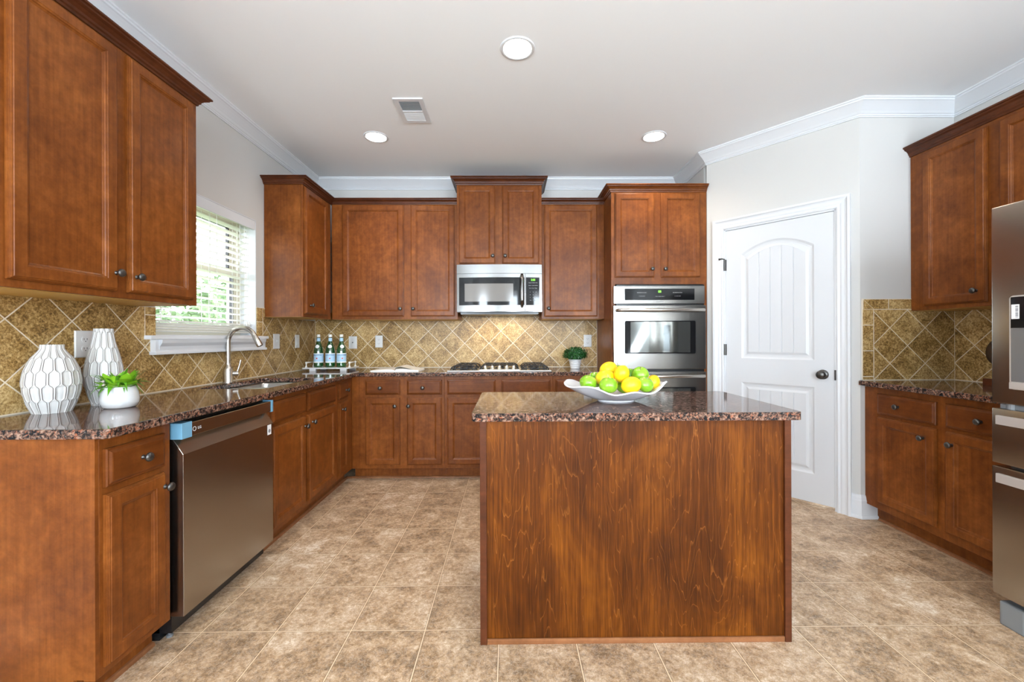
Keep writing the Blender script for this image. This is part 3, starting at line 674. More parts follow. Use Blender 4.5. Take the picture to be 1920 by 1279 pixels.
# ------------------------------------------------------------------ island
isl = thing('island_cabinet', 'kitchen island base with wood veneer back panel facing the camera', 'island', (.49, 1.90, 0))
IX0, IX1, IY = -.1195, 1.107, 1.629
bm = bmesh.new(); box(bm, IX0+.004, IX1-.004, IY+.012, 2.185, .0, .881); finish(bm, 'body', WOOD, isl)
bm = bmesh.new(); box(bm, IX0+.02, IX1-.02, IY+.006, IY+.0125, .004, .881); finish(bm, 'back_panel', ISLAND, isl)
for x0, x1 in ((IX0, IX0+.026), (IX1-.026, IX1)):
    bm = bmesh.new(); box(bm, x0, x1, IY-.004, IY+.03, 0, .881, bev=.002); finish(bm, 'corner_post', WOODD, isl)
bm = bmesh.new(); box(bm, IX0+.0262, IX1-.0262, IY-.002, IY+.0055, 0, .021, bev=.002); finish(bm, 'shoe_moulding', SHOE, isl)
bm = bmesh.new(); slab(bm, [rrect(-.149, 1.132, 1.591, 2.219, .022, 6)], lambda u, v: Vector((u, v, .913)), lambda u, v: Vector((u, v, .8815)))
ct = bevel_mod(finish(bm, 'countertop', GRANITE), .007, 3, 50); tag(ct, 'rectangular granite slab on the island under the fruit bowl', 'countertop')

# ------------------------------------------------------------------ dishwasher
dw = thing('dishwasher', 'brown stainless dishwasher with pocket handle in the left cabinet run', 'dishwasher', (-1.6, 1.972, 0))
DX = -1.300; dy0, dy1 = 1.662, 2.286
bm = bmesh.new(); box(bm, -1.88, -1.352, dy0+.004, dy1-.004, .03, .865); box(bm, -1.88, -1.40, dy0+.004, dy1-.004, .0, .1); finish(bm, 'body', BLACK, dw)
bm = bmesh.new()
for p_, q_ in (((dy0, ), (dy1, )),):
    loop = [(-1.352, .098), (DX, .098), (DX, .742), (-1.338, .800), (-1.352, .800)]
    a = [bm.verts.new((x, dy0, z)) for x, z in loop]; b = [bm.verts.new((x, dy1, z)) for x, z in loop]
    bm.faces.new(a); bm.faces.new(b)
    for j in range(5): bm.faces.new((a[j], a[(j+1) % 5], b[(j+1) % 5], b[j]))
bevel_mod(finish(bm, 'door_panel', BRONZE, dw), .0015, 2)
bm = bmesh.new(); box(bm, -1.351, DX-.004, dy0-.002, dy1+.002, .806, .862, bev=.002); hb = finish(bm, 'control_band', BRONZEL if False else BRONZE, dw)
for y0, y1 in ((dy0-.005, dy0+.048), (dy1-.012, dy1+.005)):
    bm = bmesh.new(); box(bm, -1.349, DX-.001, y0, y1, .803, .867, bev=.002); finish(bm, 'blue_tape', TAPE, dw)
bm = bmesh.new(); box(bm, -1.3005, DX+.0008, dy1-.052, dy1-.018, .685, .738); stk = finish(bm, 'energy_sticker', LWHITE, dw)
bm = bmesh.new(); lathe(bm, [(.0, 0), (.010, 0), (.010, .0004), (0, .0004)], (DX+.0008, dy1-.035, .705), 20, (1, 0, 0)); finish(bm, 'sticker_emblem', PRINTD, dw)
bm = bmesh.new(); lathe(bm, [(.0075, 0), (.0075, .0006), (.0095, .0006), (.0095, 0)], (DX-.004, dy0+.064, .832), 24, (1, 0, 0)); finish(bm, 'logo_ring', PRINT, dw)
text_obj('LG', .016, PRINT, basis((DX-.0034, dy0+.092, .832), (0, 1, 0), (0, 0, 1)), dw, 'logo_lettering')
bm = bmesh.new(); lathe(bm, [(0, 0), (.012, 0), (.012, .008), (.006, .01), (.006, .03), (0, .03)], (-1.38, dy0+.03, 0), 12); finish(bm, 'levelling_foot', GREYP, dw)

# ------------------------------------------------------------------ microwave
mw = thing('microwave', 'stainless over the range microwave above the cooktop', 'microwave', (-.092, 3.9, 1.43))
MX0, MX1, MZ0, MZ1, MY = -.468, .284, 1.434, 1.849, 3.672
bm = bmesh.new(); box(bm, MX0+.002, MX1-.002, MY+.016, YB-.01, MZ0-.004, MZ1); box(bm, MX0+.03, MX1-.03, MY+.03, YB-.06, MZ0-.022, MZ0-.003); finish(bm, 'body', BLACK, mw)
def bow_front(bm, x0, x1, z0, z1, y, amt, X0, X1, n=14, ncols=None, th=.018):
    cols = []
    for k in range(n+1):
        x = x0+(x1-x0)*k/n; s = (x-(X0+X1)/2)/((X1-X0)/2); yy = y-amt*(1-s*s)
        cols.append([bm.verts.new((x, yy, z0)), bm.verts.new((x, yy, z1)), bm.verts.new((x, y+th, z1)), bm.verts.new((x, y+th, z0))])
    for a, b in zip(cols, cols[1:]):
        for j in range(4): bm.faces.new((a[j], a[(j+1) % 4], b[(j+1) % 4], b[j]))
    bm.faces.new(cols[0]); bm.faces.new(cols[-1])
bm = bmesh.new(); bow_front(bm, MX0, MX1, 1.770, MZ1, MY, .022, MX0, MX1, 24); finish(bm, 'vent_panel', STEELB, mw, smooth=True, angle=35)
bm = bmesh.new(); bow_front(bm, MX0, .133, MZ0, 1.767, MY, .022, MX0, MX1, 20); md = finish(bm, 'door', STEELB, mw, smooth=True, angle=35)
bm = bmesh.new(); bow_front(bm, .136, MX1, MZ0, 1.767, MY, .022, MX0, MX1, 8); mp = finish(bm, 'control_panel', STEELB, mw, smooth=True, angle=35)
bm = bmesh.new(); bow_front(bm, -.448, .128, 1.490, 1.735, MY-.0025, .022, MX0, MX1, 20, th=.01); finish(bm, 'door_glass', BGLASS, md, smooth=True, angle=35)
bm = bmesh.new(); bow_front(bm, -.398, .030, 1.522, 1.680, MY-.0035, .022, MX0, MX1, 20, th=.005); finish(bm, 'window_screen', MWIN, md, smooth=True, angle=35)
bm = bmesh.new(); bow_front(bm, .142, .262, 1.490, 1.735, MY-.0025, .022, MX0, MX1, 8, th=.01); kp = finish(bm, 'keypad', BGLASS, mp, smooth=True, angle=35)
bm = bmesh.new(); tube(bm, [(.107, MY-.015, 1.478), (.107, MY-.05, 1.500), (.107, MY-.056, 1.53), (.107, MY-.056, 1.71), (.107, MY-.05, 1.738), (.107, MY-.015, 1.758)], [.013, .015, .0155, .0155, .015, .013], 14); finish(bm, 'handle', STEELB, md, smooth=True, angle=60)
text_obj('2:35', .022, GREEN_LED, basis((.205, MY-.0225, 1.711), (1, 0, 0), (0, 0, 1)), mp, 'clock_display')
rows = ['Popcorn  Potato  Pizza', 'Reheat  Cook  Defrost', 'Time  Power  Timer', '1      2      3', '4      5      6', '7      8      9', 'Stop     0     Start']
bmx = None
for r_, s in enumerate(rows):
    o = text_obj(s, .0085 if r_ < 3 or r_ == 6 else .012, PRINT, basis((.205, MY-.0212, 1.686-.024*r_-(.010 if r_ > 2 else 0)), (1, 0, 0), (0, 0, 1)), mp, 'key_lettering')

l_ = bpy.data.lights.new('microwave_task_lamp', 'AREA'); l_.size = .55; l_.shape = 'RECTANGLE'; l_.size_y = .1; l_.energy = 3.2; l_.color = (1, .86, .66)
o_ = bpy.data.objects.new('microwave_task_lamp', l_); COL.objects.link(o_); o_.location = (-.09, 3.86, 1.41)
# ------------------------------------------------------------------ double oven
ov = thing('double_oven', 'stainless double wall oven built into the tall cabinet', 'oven', (1.263, 3.75, .26))
OX0, OX1, OY = .868, 1.637, 3.462
bm = bmesh.new(); box(bm, .895, 1.635, OY+.02, 4.0, .27, 1.645); finish(bm, 'body', BLACK, ov)
bm = bmesh.new(); box(bm, OX0+.002, OX1-.002, OY+.006, 3.4985, 1.484, 1.634, bev=.003); cpn = finish(bm, 'control_panel', STEEL, ov)
bm = bmesh.new(); box(bm, .962, 1.548, OY+.003, OY+.0065, 1.515, 1.610, bev=.0015); finish(bm, 'display_glass', BGLASS, cpn)
text_obj('08', .026, GREEN_LED, basis((1.255, OY+.0026, 1.585), (1, 0, 0), (0, 0, 1)), cpn, 'oven_clock')
for x in (1.075, 1.435):
    text_obj('Bake Broil Conv Clean', .0085, PRINT, basis((x+.03 if x < 1.2 else x-.03, OY+.0026, 1.577), (1, 0, 0), (0, 0, 1)), cpn, 'key_lettering')
    text_obj('1  2  3  4  5', .0105, PRINT, basis((x+.03 if x < 1.2 else x-.03, OY+.0026, 1.547), (1, 0, 0), (0, 0, 1)), cpn, 'key_lettering')
text_obj('-  Timer  Cancel  Start  +', .0085, PRINT, basis((1.255, OY+.0026, 1.545), (1, 0, 0), (0, 0, 1)), cpn, 'key_lettering')
text_obj('FRIGIDAIRE', .012, PRINTD, basis((1.255, OY+.0055, 1.498), (1, 0, 0), (0, 0, 1)), cpn, 'brand_lettering')
def oven_door(z0, z1, wz0, wz1, hz):
    bm = bmesh.new(); box(bm, OX0-.002, OX1+.002, OY-.006, OY+.030, z0, z1, bev=.004); d = finish(bm, 'oven_door', STEEL, ov)
    bm = bmesh.new(); slab(bm, [rrect(.951, 1.556, wz0-.008, wz1+.006, .014, 4)], lambda u, v: Vector((u, OY-.0085, v)), lambda u, v: Vector((u, OY-.006, v))); finish(bm, 'window_bezel', STEELB, d)
    bm = bmesh.new(); slab(bm, [rrect(.958, 1.550, wz0, wz1, .012, 4)], lambda u, v: Vector((u, OY-.0095, v)), lambda u, v: Vector((u, OY-.007, v))); finish(bm, 'window_glass', BGLASS, d)
    bm = bmesh.new(); slab(bm, [rrect(1.005, 1.505, wz0+.010, wz1-.008, .003, 2)], lambda u, v: Vector((u, OY-.0102, v)), lambda u, v: Vector((u, OY-.009, v))); finish(bm, 'inner_window', mat('reflective_oven_glass', (.19, .20, .195), .05, .85), d)
    bm = bmesh.new(); tube(bm, [(.895, OY-.007, hz), (.900, OY-.045, hz), (.915, OY-.058, hz), (1.590, OY-.058, hz), (1.605, OY-.045, hz), (1.610, OY-.007, hz)], [.013, .0145, .015, .015, .0145, .013], 14)
    for v in bm.verts: v.co.z = hz+(v.co.z-hz)*.92
    finish(bm, 'handle', NICKEL, d, smooth=True, angle=60)
oven_door(.936, 1.470, 1.067, 1.340, 1.428)
oven_door(.300, .914, .500, .785, .880)

# ------------------------------------------------------------------ cooktop
ck = thing('gas_cooktop', 'stainless gas cooktop with black grates on the back counter', 'cooktop', (-.09, 3.76, CZ1))
bm = bmesh.new(); box(bm, -.535, .352, 3.525, 4.02, CZ1, CZ1+.011, bev=.004); finish(bm, 'tray', SINKM, ck)
bm = bmesh.new(); slab(bm, [[(-.26, 3.535), (.08, 3.535), (.05, 3.62), (-.23, 3.62)]], lambda u, v: Vector((u, v, CZ1+.011)), lambda u, v: Vector((u, v, CZ1+.018))); finish(bm, 'knob_panel', SINKM, ck)
for k in range(5):
    x = -.227+.0615*k+.013; bm = bmesh.new(); lathe(bm, [(0, 0), (.021, 0), (.022, .006), (.017, .009), (.017, .026), (.014, .030), (0, .031)], (x, 3.575, CZ1+.0175), 24); box(bm, x-.003, x+.003, 3.556, 3.577, CZ1+.030, CZ1+.050, bev=.001)
    finish(bm, 'knob', mat('chrome_knob', (.75, .7, .62), .1, 1) if k == 0 else bpy.data.materials['chrome_knob'], ck, smooth=True, angle=40)
for bx, by in ((-.40, 3.68), (-.40, 3.90), (-.09, 3.83), (.215, 3.68), (.215, 3.90)):
    bm = bmesh.new(); lathe(bm, [(0, 0), (.048, 0), (.046, .008), (.030, .010), (.034, .012), (.034, .018), (.030, .021), (0, .022)], (bx, by, CZ1+.011), 24); finish(bm, 'burner', IRON, ck, smooth=True, angle=40)
def grate(x0, x1, y0, y1, ns):
    bm = bmesh.new(); zt = CZ1+.046; t = .006
    for y in (y0, y1, (y0+y1)/2): 
        tube(bm, [(x0, y, CZ1+.011), (x0+.01, y, zt-.014), (x0+.035, y, zt), (x1-.035, y, zt), (x1-.01, y, zt-.014), (x1, y, CZ1+.011)], t, 6)
    for k in range(ns):
        x = x0+.04+(x1-x0-.08)*k/(ns-1); tube(bm, [(x, y0-.002, CZ1+.012), (x, y0+.006, zt-.002), (x, y1-.006, zt-.002), (x, y1+.002, CZ1+.012)], t, 6)
    for x in (x0+.02, x1-.02): tube(bm, [(x, y0, zt-.03), (x, y1, zt-.03)], t, 6)
    tube(bm, [(x0+.01, y0, zt-.024), (x1-.01, y0, zt-.024)], t*.9, 6)
    return finish(bm, 'grate', IRON, ck, smooth=True, angle=50)
grate(-.515, -.285, 3.60, 4.0, 4); grate(-.265, .075, 3.64, 4.0, 5); grate(.10, .335, 3.60, 4.0, 4)

# ------------------------------------------------------------------ refrigerator
fr = thing('refrigerator', 'brown stainless french door refrigerator at the right edge', 'refrigerator', (2.48, 1.29, 0))
FX = 2.030; FY0, FY1 = .83, 1.733
bm = bmesh.new(); box(bm, FX+.075, 2.90, FY0+.005, FY1-.005, .05, 1.755); finish(bm, 'body', GREYP, fr)
def fpanel(nm, y0, y1, z0, z1):
    bm = bmesh.new(); box(bm, FX, FX+.072, y0, y1, z0, z1, bev=.006); return finish(bm, nm, BRONZE, fr, smooth=True, angle=30)
ld = fpanel('left_door', 1.284, FY1, .925, 1.742)
fpanel('right_door', FY0, 1.279, .925, 1.742)
def fdrawer(z0, z1):
    d = fpanel('freezer_drawer', FY0, FY1, z0, z1)
    bm = bmesh.new(); box(bm, FX-.010, FX+.002, FY0+.02, FY1-.021, z1-.066, z1-.028, bev=.003); finish(bm, 'pull_handle', BRONZEL, d)
fdrawer(.675, .903); fdrawer(.128, .662)
bm = bmesh.new(); cyl(bm, (FX+.03, FY1-.05, .903), (FX+.03, FY1-.05, .925), .018, n=16); box(bm, FX+.02, FX+.072, FY0+.02, FY1-.015, .9035, .921); finish(bm, 'hinge_cover', GREYP, fr)
bm = bmesh.new(); box(bm, FX+.015, FX+.16, FY1-.10, FY1-.012, 0, .10, bev=.008); box(bm, FX+.03, FX+.13, FY0+.05, FY1-.13, .02, .10); finish(bm, 'foot_cover', GREYP, fr)
dp = None
bm = bmesh.new(); slab(bm, [[(u, v) for u, v in rrect(1.445, 1.665, .988, 1.366, .014, 4)]], lambda u, v: Vector((FX-.006, u, v)), lambda u, v: Vector((FX+.001, u, v))); dp = finish(bm, 'dispenser_surround', BRONZEL, ld)
bm = bmesh.new(); box(bm, FX-.0075, FX-.005, 1.452, 1.659, 1.235, 1.360); finish(bm, 'dispenser_screen', BGLASS, dp)
bm = bmesh.new(); box(bm, FX-.0068, FX-.005, 1.452, 1.659, 1.020, 1.234); finish(bm, 'dispenser_cavity', mat('grey_cavity', (.25, .26, .27), .25, .6), dp)
bm = bmesh.new(); box(bm, FX-.016, FX-.005, 1.452, 1.659, .990, 1.018, bev=.002); finish(bm, 'drip_tray', BRONZEL, dp)
bm = bmesh.new(); box(bm, FX-.0085, FX-.0074, 1.630, 1.656, 1.272, 1.330); finish(bm, 'barcode_sticker', LWHITE, dp)
for k in range(6):
    pass
bm = bmesh.new()
for k in range(8): box(bm, FX-.0088, FX-.0084, 1.633, 1.642, 1.278+.006*k, 1.2805+.006*k+(.0015 if k % 3 else 0))
finish(bm, 'barcode', PRINTD, dp)

# ------------------------------------------------------------------ ceiling lights and vent
for i, (x, y) in enumerate(LAMPS):
    lab = ['round recessed ceiling light nearest the camera, above the island', 'round recessed ceiling light at the back left near the vent', 'round recessed ceiling light at the back right above the pantry side'][i]
    r = thing('ceiling_light', lab, 'ceiling light', (x, y, ZC), 'recessed ceiling lights')
    bm = bmesh.new(); lathe(bm, [(.074, -.001), (.080, -.006), (.092, -.004), (.094, 0)], (x, y, ZC), 40); finish(bm, 'trim_ring', TRIM, r, smooth=True)
    bm = bmesh.new(); lathe(bm, [(0, -.004), (.076, -.003)], (x, y, ZC), 40); finish(bm, 'lens', LEDW, r, smooth=True)
    l = bpy.data.lights.new('lamp', 'SPOT'); l.energy = 34; l.color = (1, .86, .70); l.shadow_soft_size = .07; l.spot_size = math.radians(150); l.spot_blend = .9
    o = bpy.data.objects.new('lamp', l); COL.objects.link(o); o.location = (x, y, ZC-.02)
vt = thing('ceiling_vent', 'white rectangular ceiling air vent between the recessed lights', 'vent', (-.658, 2.84, ZC))
VX0, VX1, VY0, VY1 = -.755, -.561, 2.688, 2.990
bm = bmesh.new(); slab(bm, [[(VX0, VY0), (VX1, VY0), (VX1, VY1), (VX0, VY1)], [(VX0+.030, VY0+.03), (VX0+.030, VY1-.03), (VX1-.030, VY1-.03), (VX1-.030, VY0+.03)]], lambda u, v: Vector((u, v, ZC-.008)), lambda u, v: Vector((u, v, ZC-.0005))); finish(bm, 'frame', TRIM, vt)
bm = bmesh.new(); box(bm, VX0+.028, VX1-.028, VY0+.028, VY1-.028, ZC-.0015, ZC-.0004); finish(bm, 'backing', GREYP, vt)
for k in range(17):
    y = VY0+.038+k*.0143; s = -1 if y < (VY0+VY1)/2 else 1
    bm = bmesh.new(); vs = [bm.verts.new(p) for p in ((VX0+.03, y, ZC-.007), (VX1-.03, y, ZC-.007), (VX1-.03, y-s*.0085, ZC-.0018), (VX0+.03, y-s*.0085, ZC-.0018))]; bm.faces.new(vs)
    o = finish(bm, 'louver', TRIM, vt); m = o.modifiers.new('s', 'SOLIDIFY'); m.thickness = .0008
bm = bmesh.new(); box(bm, VX0+.03, VX1-.03, (VY0+VY1)/2-.004, (VY0+VY1)/2+.004, ZC-.008, ZC-.002); finish(bm, 'center_bar', TRIM, vt)

# ------------------------------------------------------------------ wall plates
def plate(label, cat, name, o, u, kind, w=.072, h=.118):
    """o = centre on wall; u = horizontal direction; outward = u x z"""
    root = thing(name, label, cat, o, 'wall outlets and switches'); M = basis((0, 0, 0), u, (0, 0, 1)); n = Vector(u).cross(Vector((0, 0, 1)))
    L = lambda a, b, d: Vector(u)*a + Vector((0, 0, b)) + n*d
    bm = bmesh.new()
    prev = None
    for i, d in ((0, .0005), (0, .003), (.003, .0055), (.004, .006)):
        cur = [bm.verts.new(L(a, b, d)) for a, b in ((-w/2+i, -h/2+i), (w/2-i, -h/2+i), (w/2-i, h/2-i), (-w/2+i, h/2-i))]
        if prev is None: bm.faces.new(cur)
        else:
            for j in range(4): bm.faces.new((prev[j], prev[(j+1) % 4], cur[(j+1) % 4], cur[j]))
        prev = cur
    bm.faces.new(prev); finish(bm, 'cover_plate', PLASTW, root, local=True)
    def bx(nm, a0, a1, b0, b1, d0, d1, m, par=None):
        bm = bmesh.new(); slab(bm, [[(a0, b0), (a1, b0), (a1, b1), (a0, b1)]], lambda a, b: L(a, b, d0), lambda a, b: L(a, b, d1)); return finish(bm, nm, m, par or root, local=True)
    if kind == 'duplex':
        for s in (-1, 1):
            bm = bmesh.new(); slab(bm, [[(.017*math.cos(a), s*.0205+max(-.0125, min(.0125, .016*math.sin(a)))) for a in [2*PI*k/20 for k in range(20)]]], lambda a, b: L(a, b, .006), lambda a, b: L(a, b, .0078)); sct = finish(bm, 'socket', PLASTW, root, local=True)
            bx('slot', -.0075, -.0055, s*.0205-.003, s*.0205+.006, .0079, .0082, SOCKET, sct); bx('slot', .0055, .0075, s*.0205-.003, s*.0205+.006, .0079, .0082, SOCKET, sct); bx('slot', -.0022, .0022, s*.0205-.010, s*.0205-.0065, .0079, .0082, SOCKET, sct)
    elif kind == 'toggle':
        bx('toggle', -.005, .005, -.004, .012, .006, .018, PLASTW); bx('toggle_slot', -.007, .007, -.013, .013, .0058, .0066, PLASTW)
    elif kind == 'rocker':
        bx('rocker', -.016, .016, -.032, .032, .006, .0095, PLASTW); bx('rocker_surround', -.0175, .0175, -.0335, .0335, .0055, .0068, mat('light_grey_gap', (.5, .5, .5), .5))
    else:
        bm = bmesh.new(); lathe(bm, [(0, 0), (.005, 0), (.005, .006), (0, .006)], L(0, 0, .006), 12, n); finish(bm, 'jack', SOCKET, root, local=True)
    return root
plate('white duplex outlet on the left wall behind the two patterned vases', 'outlet', 'wall_outlet', (TXF, 1.873, 1.181), (0, 1, 0), 'duplex', .085, .120)
plate('white toggle switch on the left wall right of the faucet', 'switch', 'light_switch', (TXF, 3.40, 1.180), (0, 1, 0), 'toggle', .088, .122)
plate('white rocker switch on the left wall nearest the back corner', 'switch', 'light_switch', (TXF, 3.73, 1.177), (0, 1, 0), 'rocker')
plate('white jack plate on the back wall touching the rightmost bottle', 'jack plate', 'jack_plate', (-1.538, 4.080, 1.161), (1, 0, 0), 'jack', .080, .122)
plate('white duplex outlet on the back wall above the open book', 'outlet', 'wall_outlet', (-1.283, 4.080, 1.170), (1, 0, 0), 'duplex')
plate('white duplex outlet on the back wall beside the small green plant', 'outlet', 'wall_outlet', (.764, 4.080, 1.170), (1, 0, 0), 'duplex', .078, .12)

# ------------------------------------------------------------------ patterned vases
VASEM = mat('matte_white_carved_ceramic', (.82, .81, .79), .32, spec=.5); t_ = NT(VASEM)
at = t_.new('ShaderNodeAttribute', attribute_name='line'); t_.color(t_.mix(t_.ramp(t_.math('ABSOLUTE', at.outputs['Fac']), [(.020, (1, 1, 1)), (.042, (0, 0, 0))]), (.60, .59, .575), (.07, .05, .04)))
def vase(label, loc, prof, rows, ncell, H):
    root = thing('carved_vase', label, 'vase', loc, 'carved white vases')
    nt, nz = 360, 260
    pz = np.array([p[1] for p in prof]); pr = np.array([p[0] for p in prof])
    zs = np.linspace(0, H, nz); rr = np.interp(zs, pz, pr)
    k = np.ones(9)/9; rs = np.convolve(np.pad(rr, 4, 'edge'), k, 'valid'); rs[0] = rr[0]; rs[-1] = rr[-1]
    rz = np.interp(zs, rows, np.arange(len(rows))) # row coordinate
    U, V = np.meshgrid(np.arange(nt)/nt*ncell, rz)
    fr_ = V-np.floor(V); ph = np.abs(((V+.5) % 2)-1)*1.0          # 0 at odd row centres .. 1 at even
    tri = np.abs(((V) % 2)-1)                                       # 1 at even centres, 0 at odd centres
    q_ = np.clip((tri-.5)/.30+.5, 0, 1); wv = .10+.30*(q_*q_*(3-2*q_))
    X = np.abs(((U+.5) % 1)-.5)                                     # distance to the nearest whole column
    sgn = X-wv; line = sgn
    inA = np.clip(-sgn/.16, 0, 1)*(wv > .25); inB = np.clip(sgn/.16, 0, 1)*(wv < .25)
    disp = -.0040*np.maximum(inA, inB)-.0018*np.clip(1-np.abs(sgn)/.05, 0, 1)
    ang = np.arange(nt)/nt*2*PI
    verts = [(float((rs[j]+disp[j, i])*math.cos(ang[i])), float((rs[j]+disp[j, i])*math.sin(ang[i])), float(zs[j])) for j in range(nz) for i in range(nt)]
    faces = [(j*nt+i, j*nt+(i+1) % nt, (j+1)*nt+(i+1) % nt, (j+1)*nt+i) for j in range(nz-1) for i in range(nt)]
    b0 = len(verts); verts += [(float(rs[-1]-.006)*math.cos(a), float(rs[-1]-.006)*math.sin(a), H) for a in ang]; verts += [(float(rs[-1]-.006)*math.cos(a), float(rs[-1]-.006)*math.sin(a), H-.06) for a in ang]
    faces += [((nz-1)*nt+i, (nz-1)*nt+(i+1) % nt, b0+(i+1) % nt, b0+i) for i in range(nt)] + [(b0+i, b0+(i+1) % nt, b0+nt+(i+1) % nt, b0+nt+i) for i in range(nt)]
    faces += [tuple(range(nt))[::-1], tuple(range(b0+nt, b0+2*nt))]
    me = bpy.data.meshes.new('vessel'); me.from_pydata(verts, [], faces); me.materials.append(VASEM)
    at = me.attributes.new('line', 'FLOAT', 'POINT'); vals = np.zeros(len(verts), np.float32); vals[:b0] = line.ravel(); at.data.foreach_set('value', vals)
    for p in me.polygons: p.use_smooth = True
    me.set_sharp_from_angle(angle=math.radians(60))
    o = bpy.data.objects.new('vessel', me); COL.objects.link(o); o.parent = root
vase('round squat white vase with dark carved honeycomb outlines, nearest the camera', (-1.818, 1.665, CZ1), [(.056, 0), (.070, .035), (.082, .085), (.084, .125), (.078, .17), (.062, .212), (.044, .236), (.035, .25), (.034, .268)], [-.035, .022, .079, .136, .190, .240, .30], 14, .268)
vase('tall bottle shaped white vase with dark carved honeycomb outlines behind the potted plant', (-1.795, 1.850, CZ1), [(.040, 0), (.052, .04), (.065, .10), (.069, .13), (.064, .17), (.052, .225), (.039, .28), (.034, .31), (.033, .335)], [-.02, .04, .10, .16, .22, .28, .36], 12, .335)

# ------------------------------------------------------------------ potted plants
def leaf(bm, base, az, length, width, rise, droop, n=6, mi=0, round_=False):
    d = Vector((math.cos(az), math.sin(az), 0)); s = Vector((-d.y, d.x, 0)); prev = None
    for k in range(n+1):
        t = k/n; p = Vector(base)+d*length*t*(1-.15*t)+Vector((0, 0, rise*t-droop*t*t))
        wd = width*(math.sin(PI*min(1, t*.9+.1))**(.6 if round_ else .9))*(.5 if k < n else .05)
        cur = [bm.verts.new(p-s*wd), bm.verts.new(p-Vector((0, 0, wd*.35))), bm.verts.new(p+s*wd)]
        if prev:
            for j in range(2):
                f = bm.faces.new((prev[j], prev[j+1], cur[j+1], cur[j])); f.material_index = mi
        prev = cur
pp = thing('potted_plant', 'green leafy plant in a low glossy white bowl planter beside the vases', 'plant', (-1.652, 1.772, CZ1))
bm = bmesh.new(); lathe(bm, [(0, .001), (.046, 0), (.056, .006), (.063, .022), (.064, .038), (.060, .064), (.055, .084), (.054, .089), (.051, .090), (.050, .084), (.052, .06), (0, .058)], (0, 0, 0), 48); finish(bm, 'planter', CERAM, pp, smooth=True, local=True)
bm = bmesh.new(); lathe(bm, [(0, .084), (.0505, .080)], (0, 0, 0), 32); finish(bm, 'soil', SOIL, pp, local=True)
bm = bmesh.new()
for k in range(95):
    a = random.uniform(0, 2*PI); r = random.uniform(0, .035); leaf(bm, (r*math.cos(a), r*math.sin(a), .082), a+random.uniform(-.5, .5), random.uniform(.04, .095), random.uniform(.009, .015), random.uniform(.06, .14), random.uniform(.04, .11), 6, 0)
for k in range(34):
    a = random.uniform(0, 2*PI); leaf(bm, (.02*math.cos(a), .02*math.sin(a), .082), a, random.uniform(.04, .075), random.uniform(.034, .052), random.uniform(.02, .085), random.uniform(.0, .045), 6, 1, True)
finish(bm, 'foliage', [LEAF, LEAFL], pp, smooth=True, local=True, recalc=False)
bm = bmesh.new()
for k in range(9):
    a = random.uniform(-2.6, -.5); c = (random.uniform(.03, .06)*math.cos(a), random.uniform(.03, .06)*math.sin(a), random.uniform(.085, .115)); bmesh.ops.create_icosphere(bm, subdivisions=1, radius=.0045, matrix=Matrix.Translation(c))
finish(bm, 'blossoms', PETAL, pp, local=True)
pq = thing('potted_plant', 'small round dark green plant in a ribbed white pot on the back counter', 'plant', (.606, 3.86, CZ1))
bm = bmesh.new(); pr_ = [(0, 0), (.042, 0)]
for k in range(5): z = .003+k*.017; pr_ += [(.043+.0035*k, z), (.0455+.0035*k, z+.004), (.0455+.0035*k, z+.013), (.043+.0035*k, z+.0165)]
pr_ += [(.061, .090), (.061, .094), (.056, .094), (.055, .080), (0, .080)]
lathe(bm, pr_, (0, 0, 0), 36); finish(bm, 'pot', CERAM, pq, smooth=True, local=True, angle=40)
bm = bmesh.new()
for k in range(1500):
    th = math.acos(random.uniform(-.45, 1)); ph = random.uniform(0, 2*PI); rr_ = .072+random.gauss(0, .007)
    c = Vector((math.sin(th)*math.cos(ph)*rr_*1.32, math.sin(th)*math.sin(ph)*rr_*1.32, .128+math.cos(th)*rr_*.92))
    n = (c-Vector((0, 0, .12))).normalized(); s = n.cross(Vector((random.random()-.5, random.random()-.5, random.random()-.5))).normalized(); u = n.cross(s)+n*.5; L_ = .011
    bm.faces.new([bm.verts.new(c+s*.0045), bm.verts.new(c+u*L_), bm.verts.new(c-s*.0045), bm.verts.new(c-u*L_*.5)])
bmesh.ops.create_icosphere(bm, subdivisions=3, radius=.072, matrix=Matrix.Translation((0, 0, .128)) @ Matrix.Diagonal((1.18, 1.18, .8, 1)))
finish(bm, 'foliage', LEAFD, pq, local=True, recalc=False)

# ------------------------------------------------------------------ bottles on a serving tray
tr = thing('serving_tray', 'white footed serving tray with turned handles under the green bottles', 'tray', (-1.633, 3.80, CZ1))
TX0, TX1, TY0, TY1, TZ = -1.848, -1.418, 3.68, 3.93, CZ1+.030
bm = bmesh.new(); slab(bm, [rrect(TX0, TX1, TY0, TY1, .03)], lambda u, v: Vector((u, v, TZ-.012)), lambda u, v: Vector((u, v, TZ))); bevel_mod(finish(bm, 'board', CERAM, tr), .002, 2)
for x, y in ((TX0+.10, TY0+.02), (TX1-.06, TY0+.02), (TX0+.10, TY1-.02), (TX1-.06, TY1-.02)):
    bm = bmesh.new(); box(bm, x-.028, x+.028, y-.012, y+.012, CZ1, TZ-.012, bev=.002); finish(bm, 'foot', CERAM, tr)
for x in (TX0+.022, TX1-.022):
    bm = bmesh.new()
    for y in (TY0+.055, TY1-.055): lathe(bm, [(0, 0), (.010, 0), (.011, .004), (.005, .010), (.0045, .028), (.008, .034), (.010, .041), (.008, .048), (0, .050)], (x, y, TZ), 14)
    tube(bm, [(x, TY0+.055, TZ+.041), (x, TY1-.055, TZ+.041)], .0055, 10); finish(bm, 'handle', PORC, tr, smooth=True)
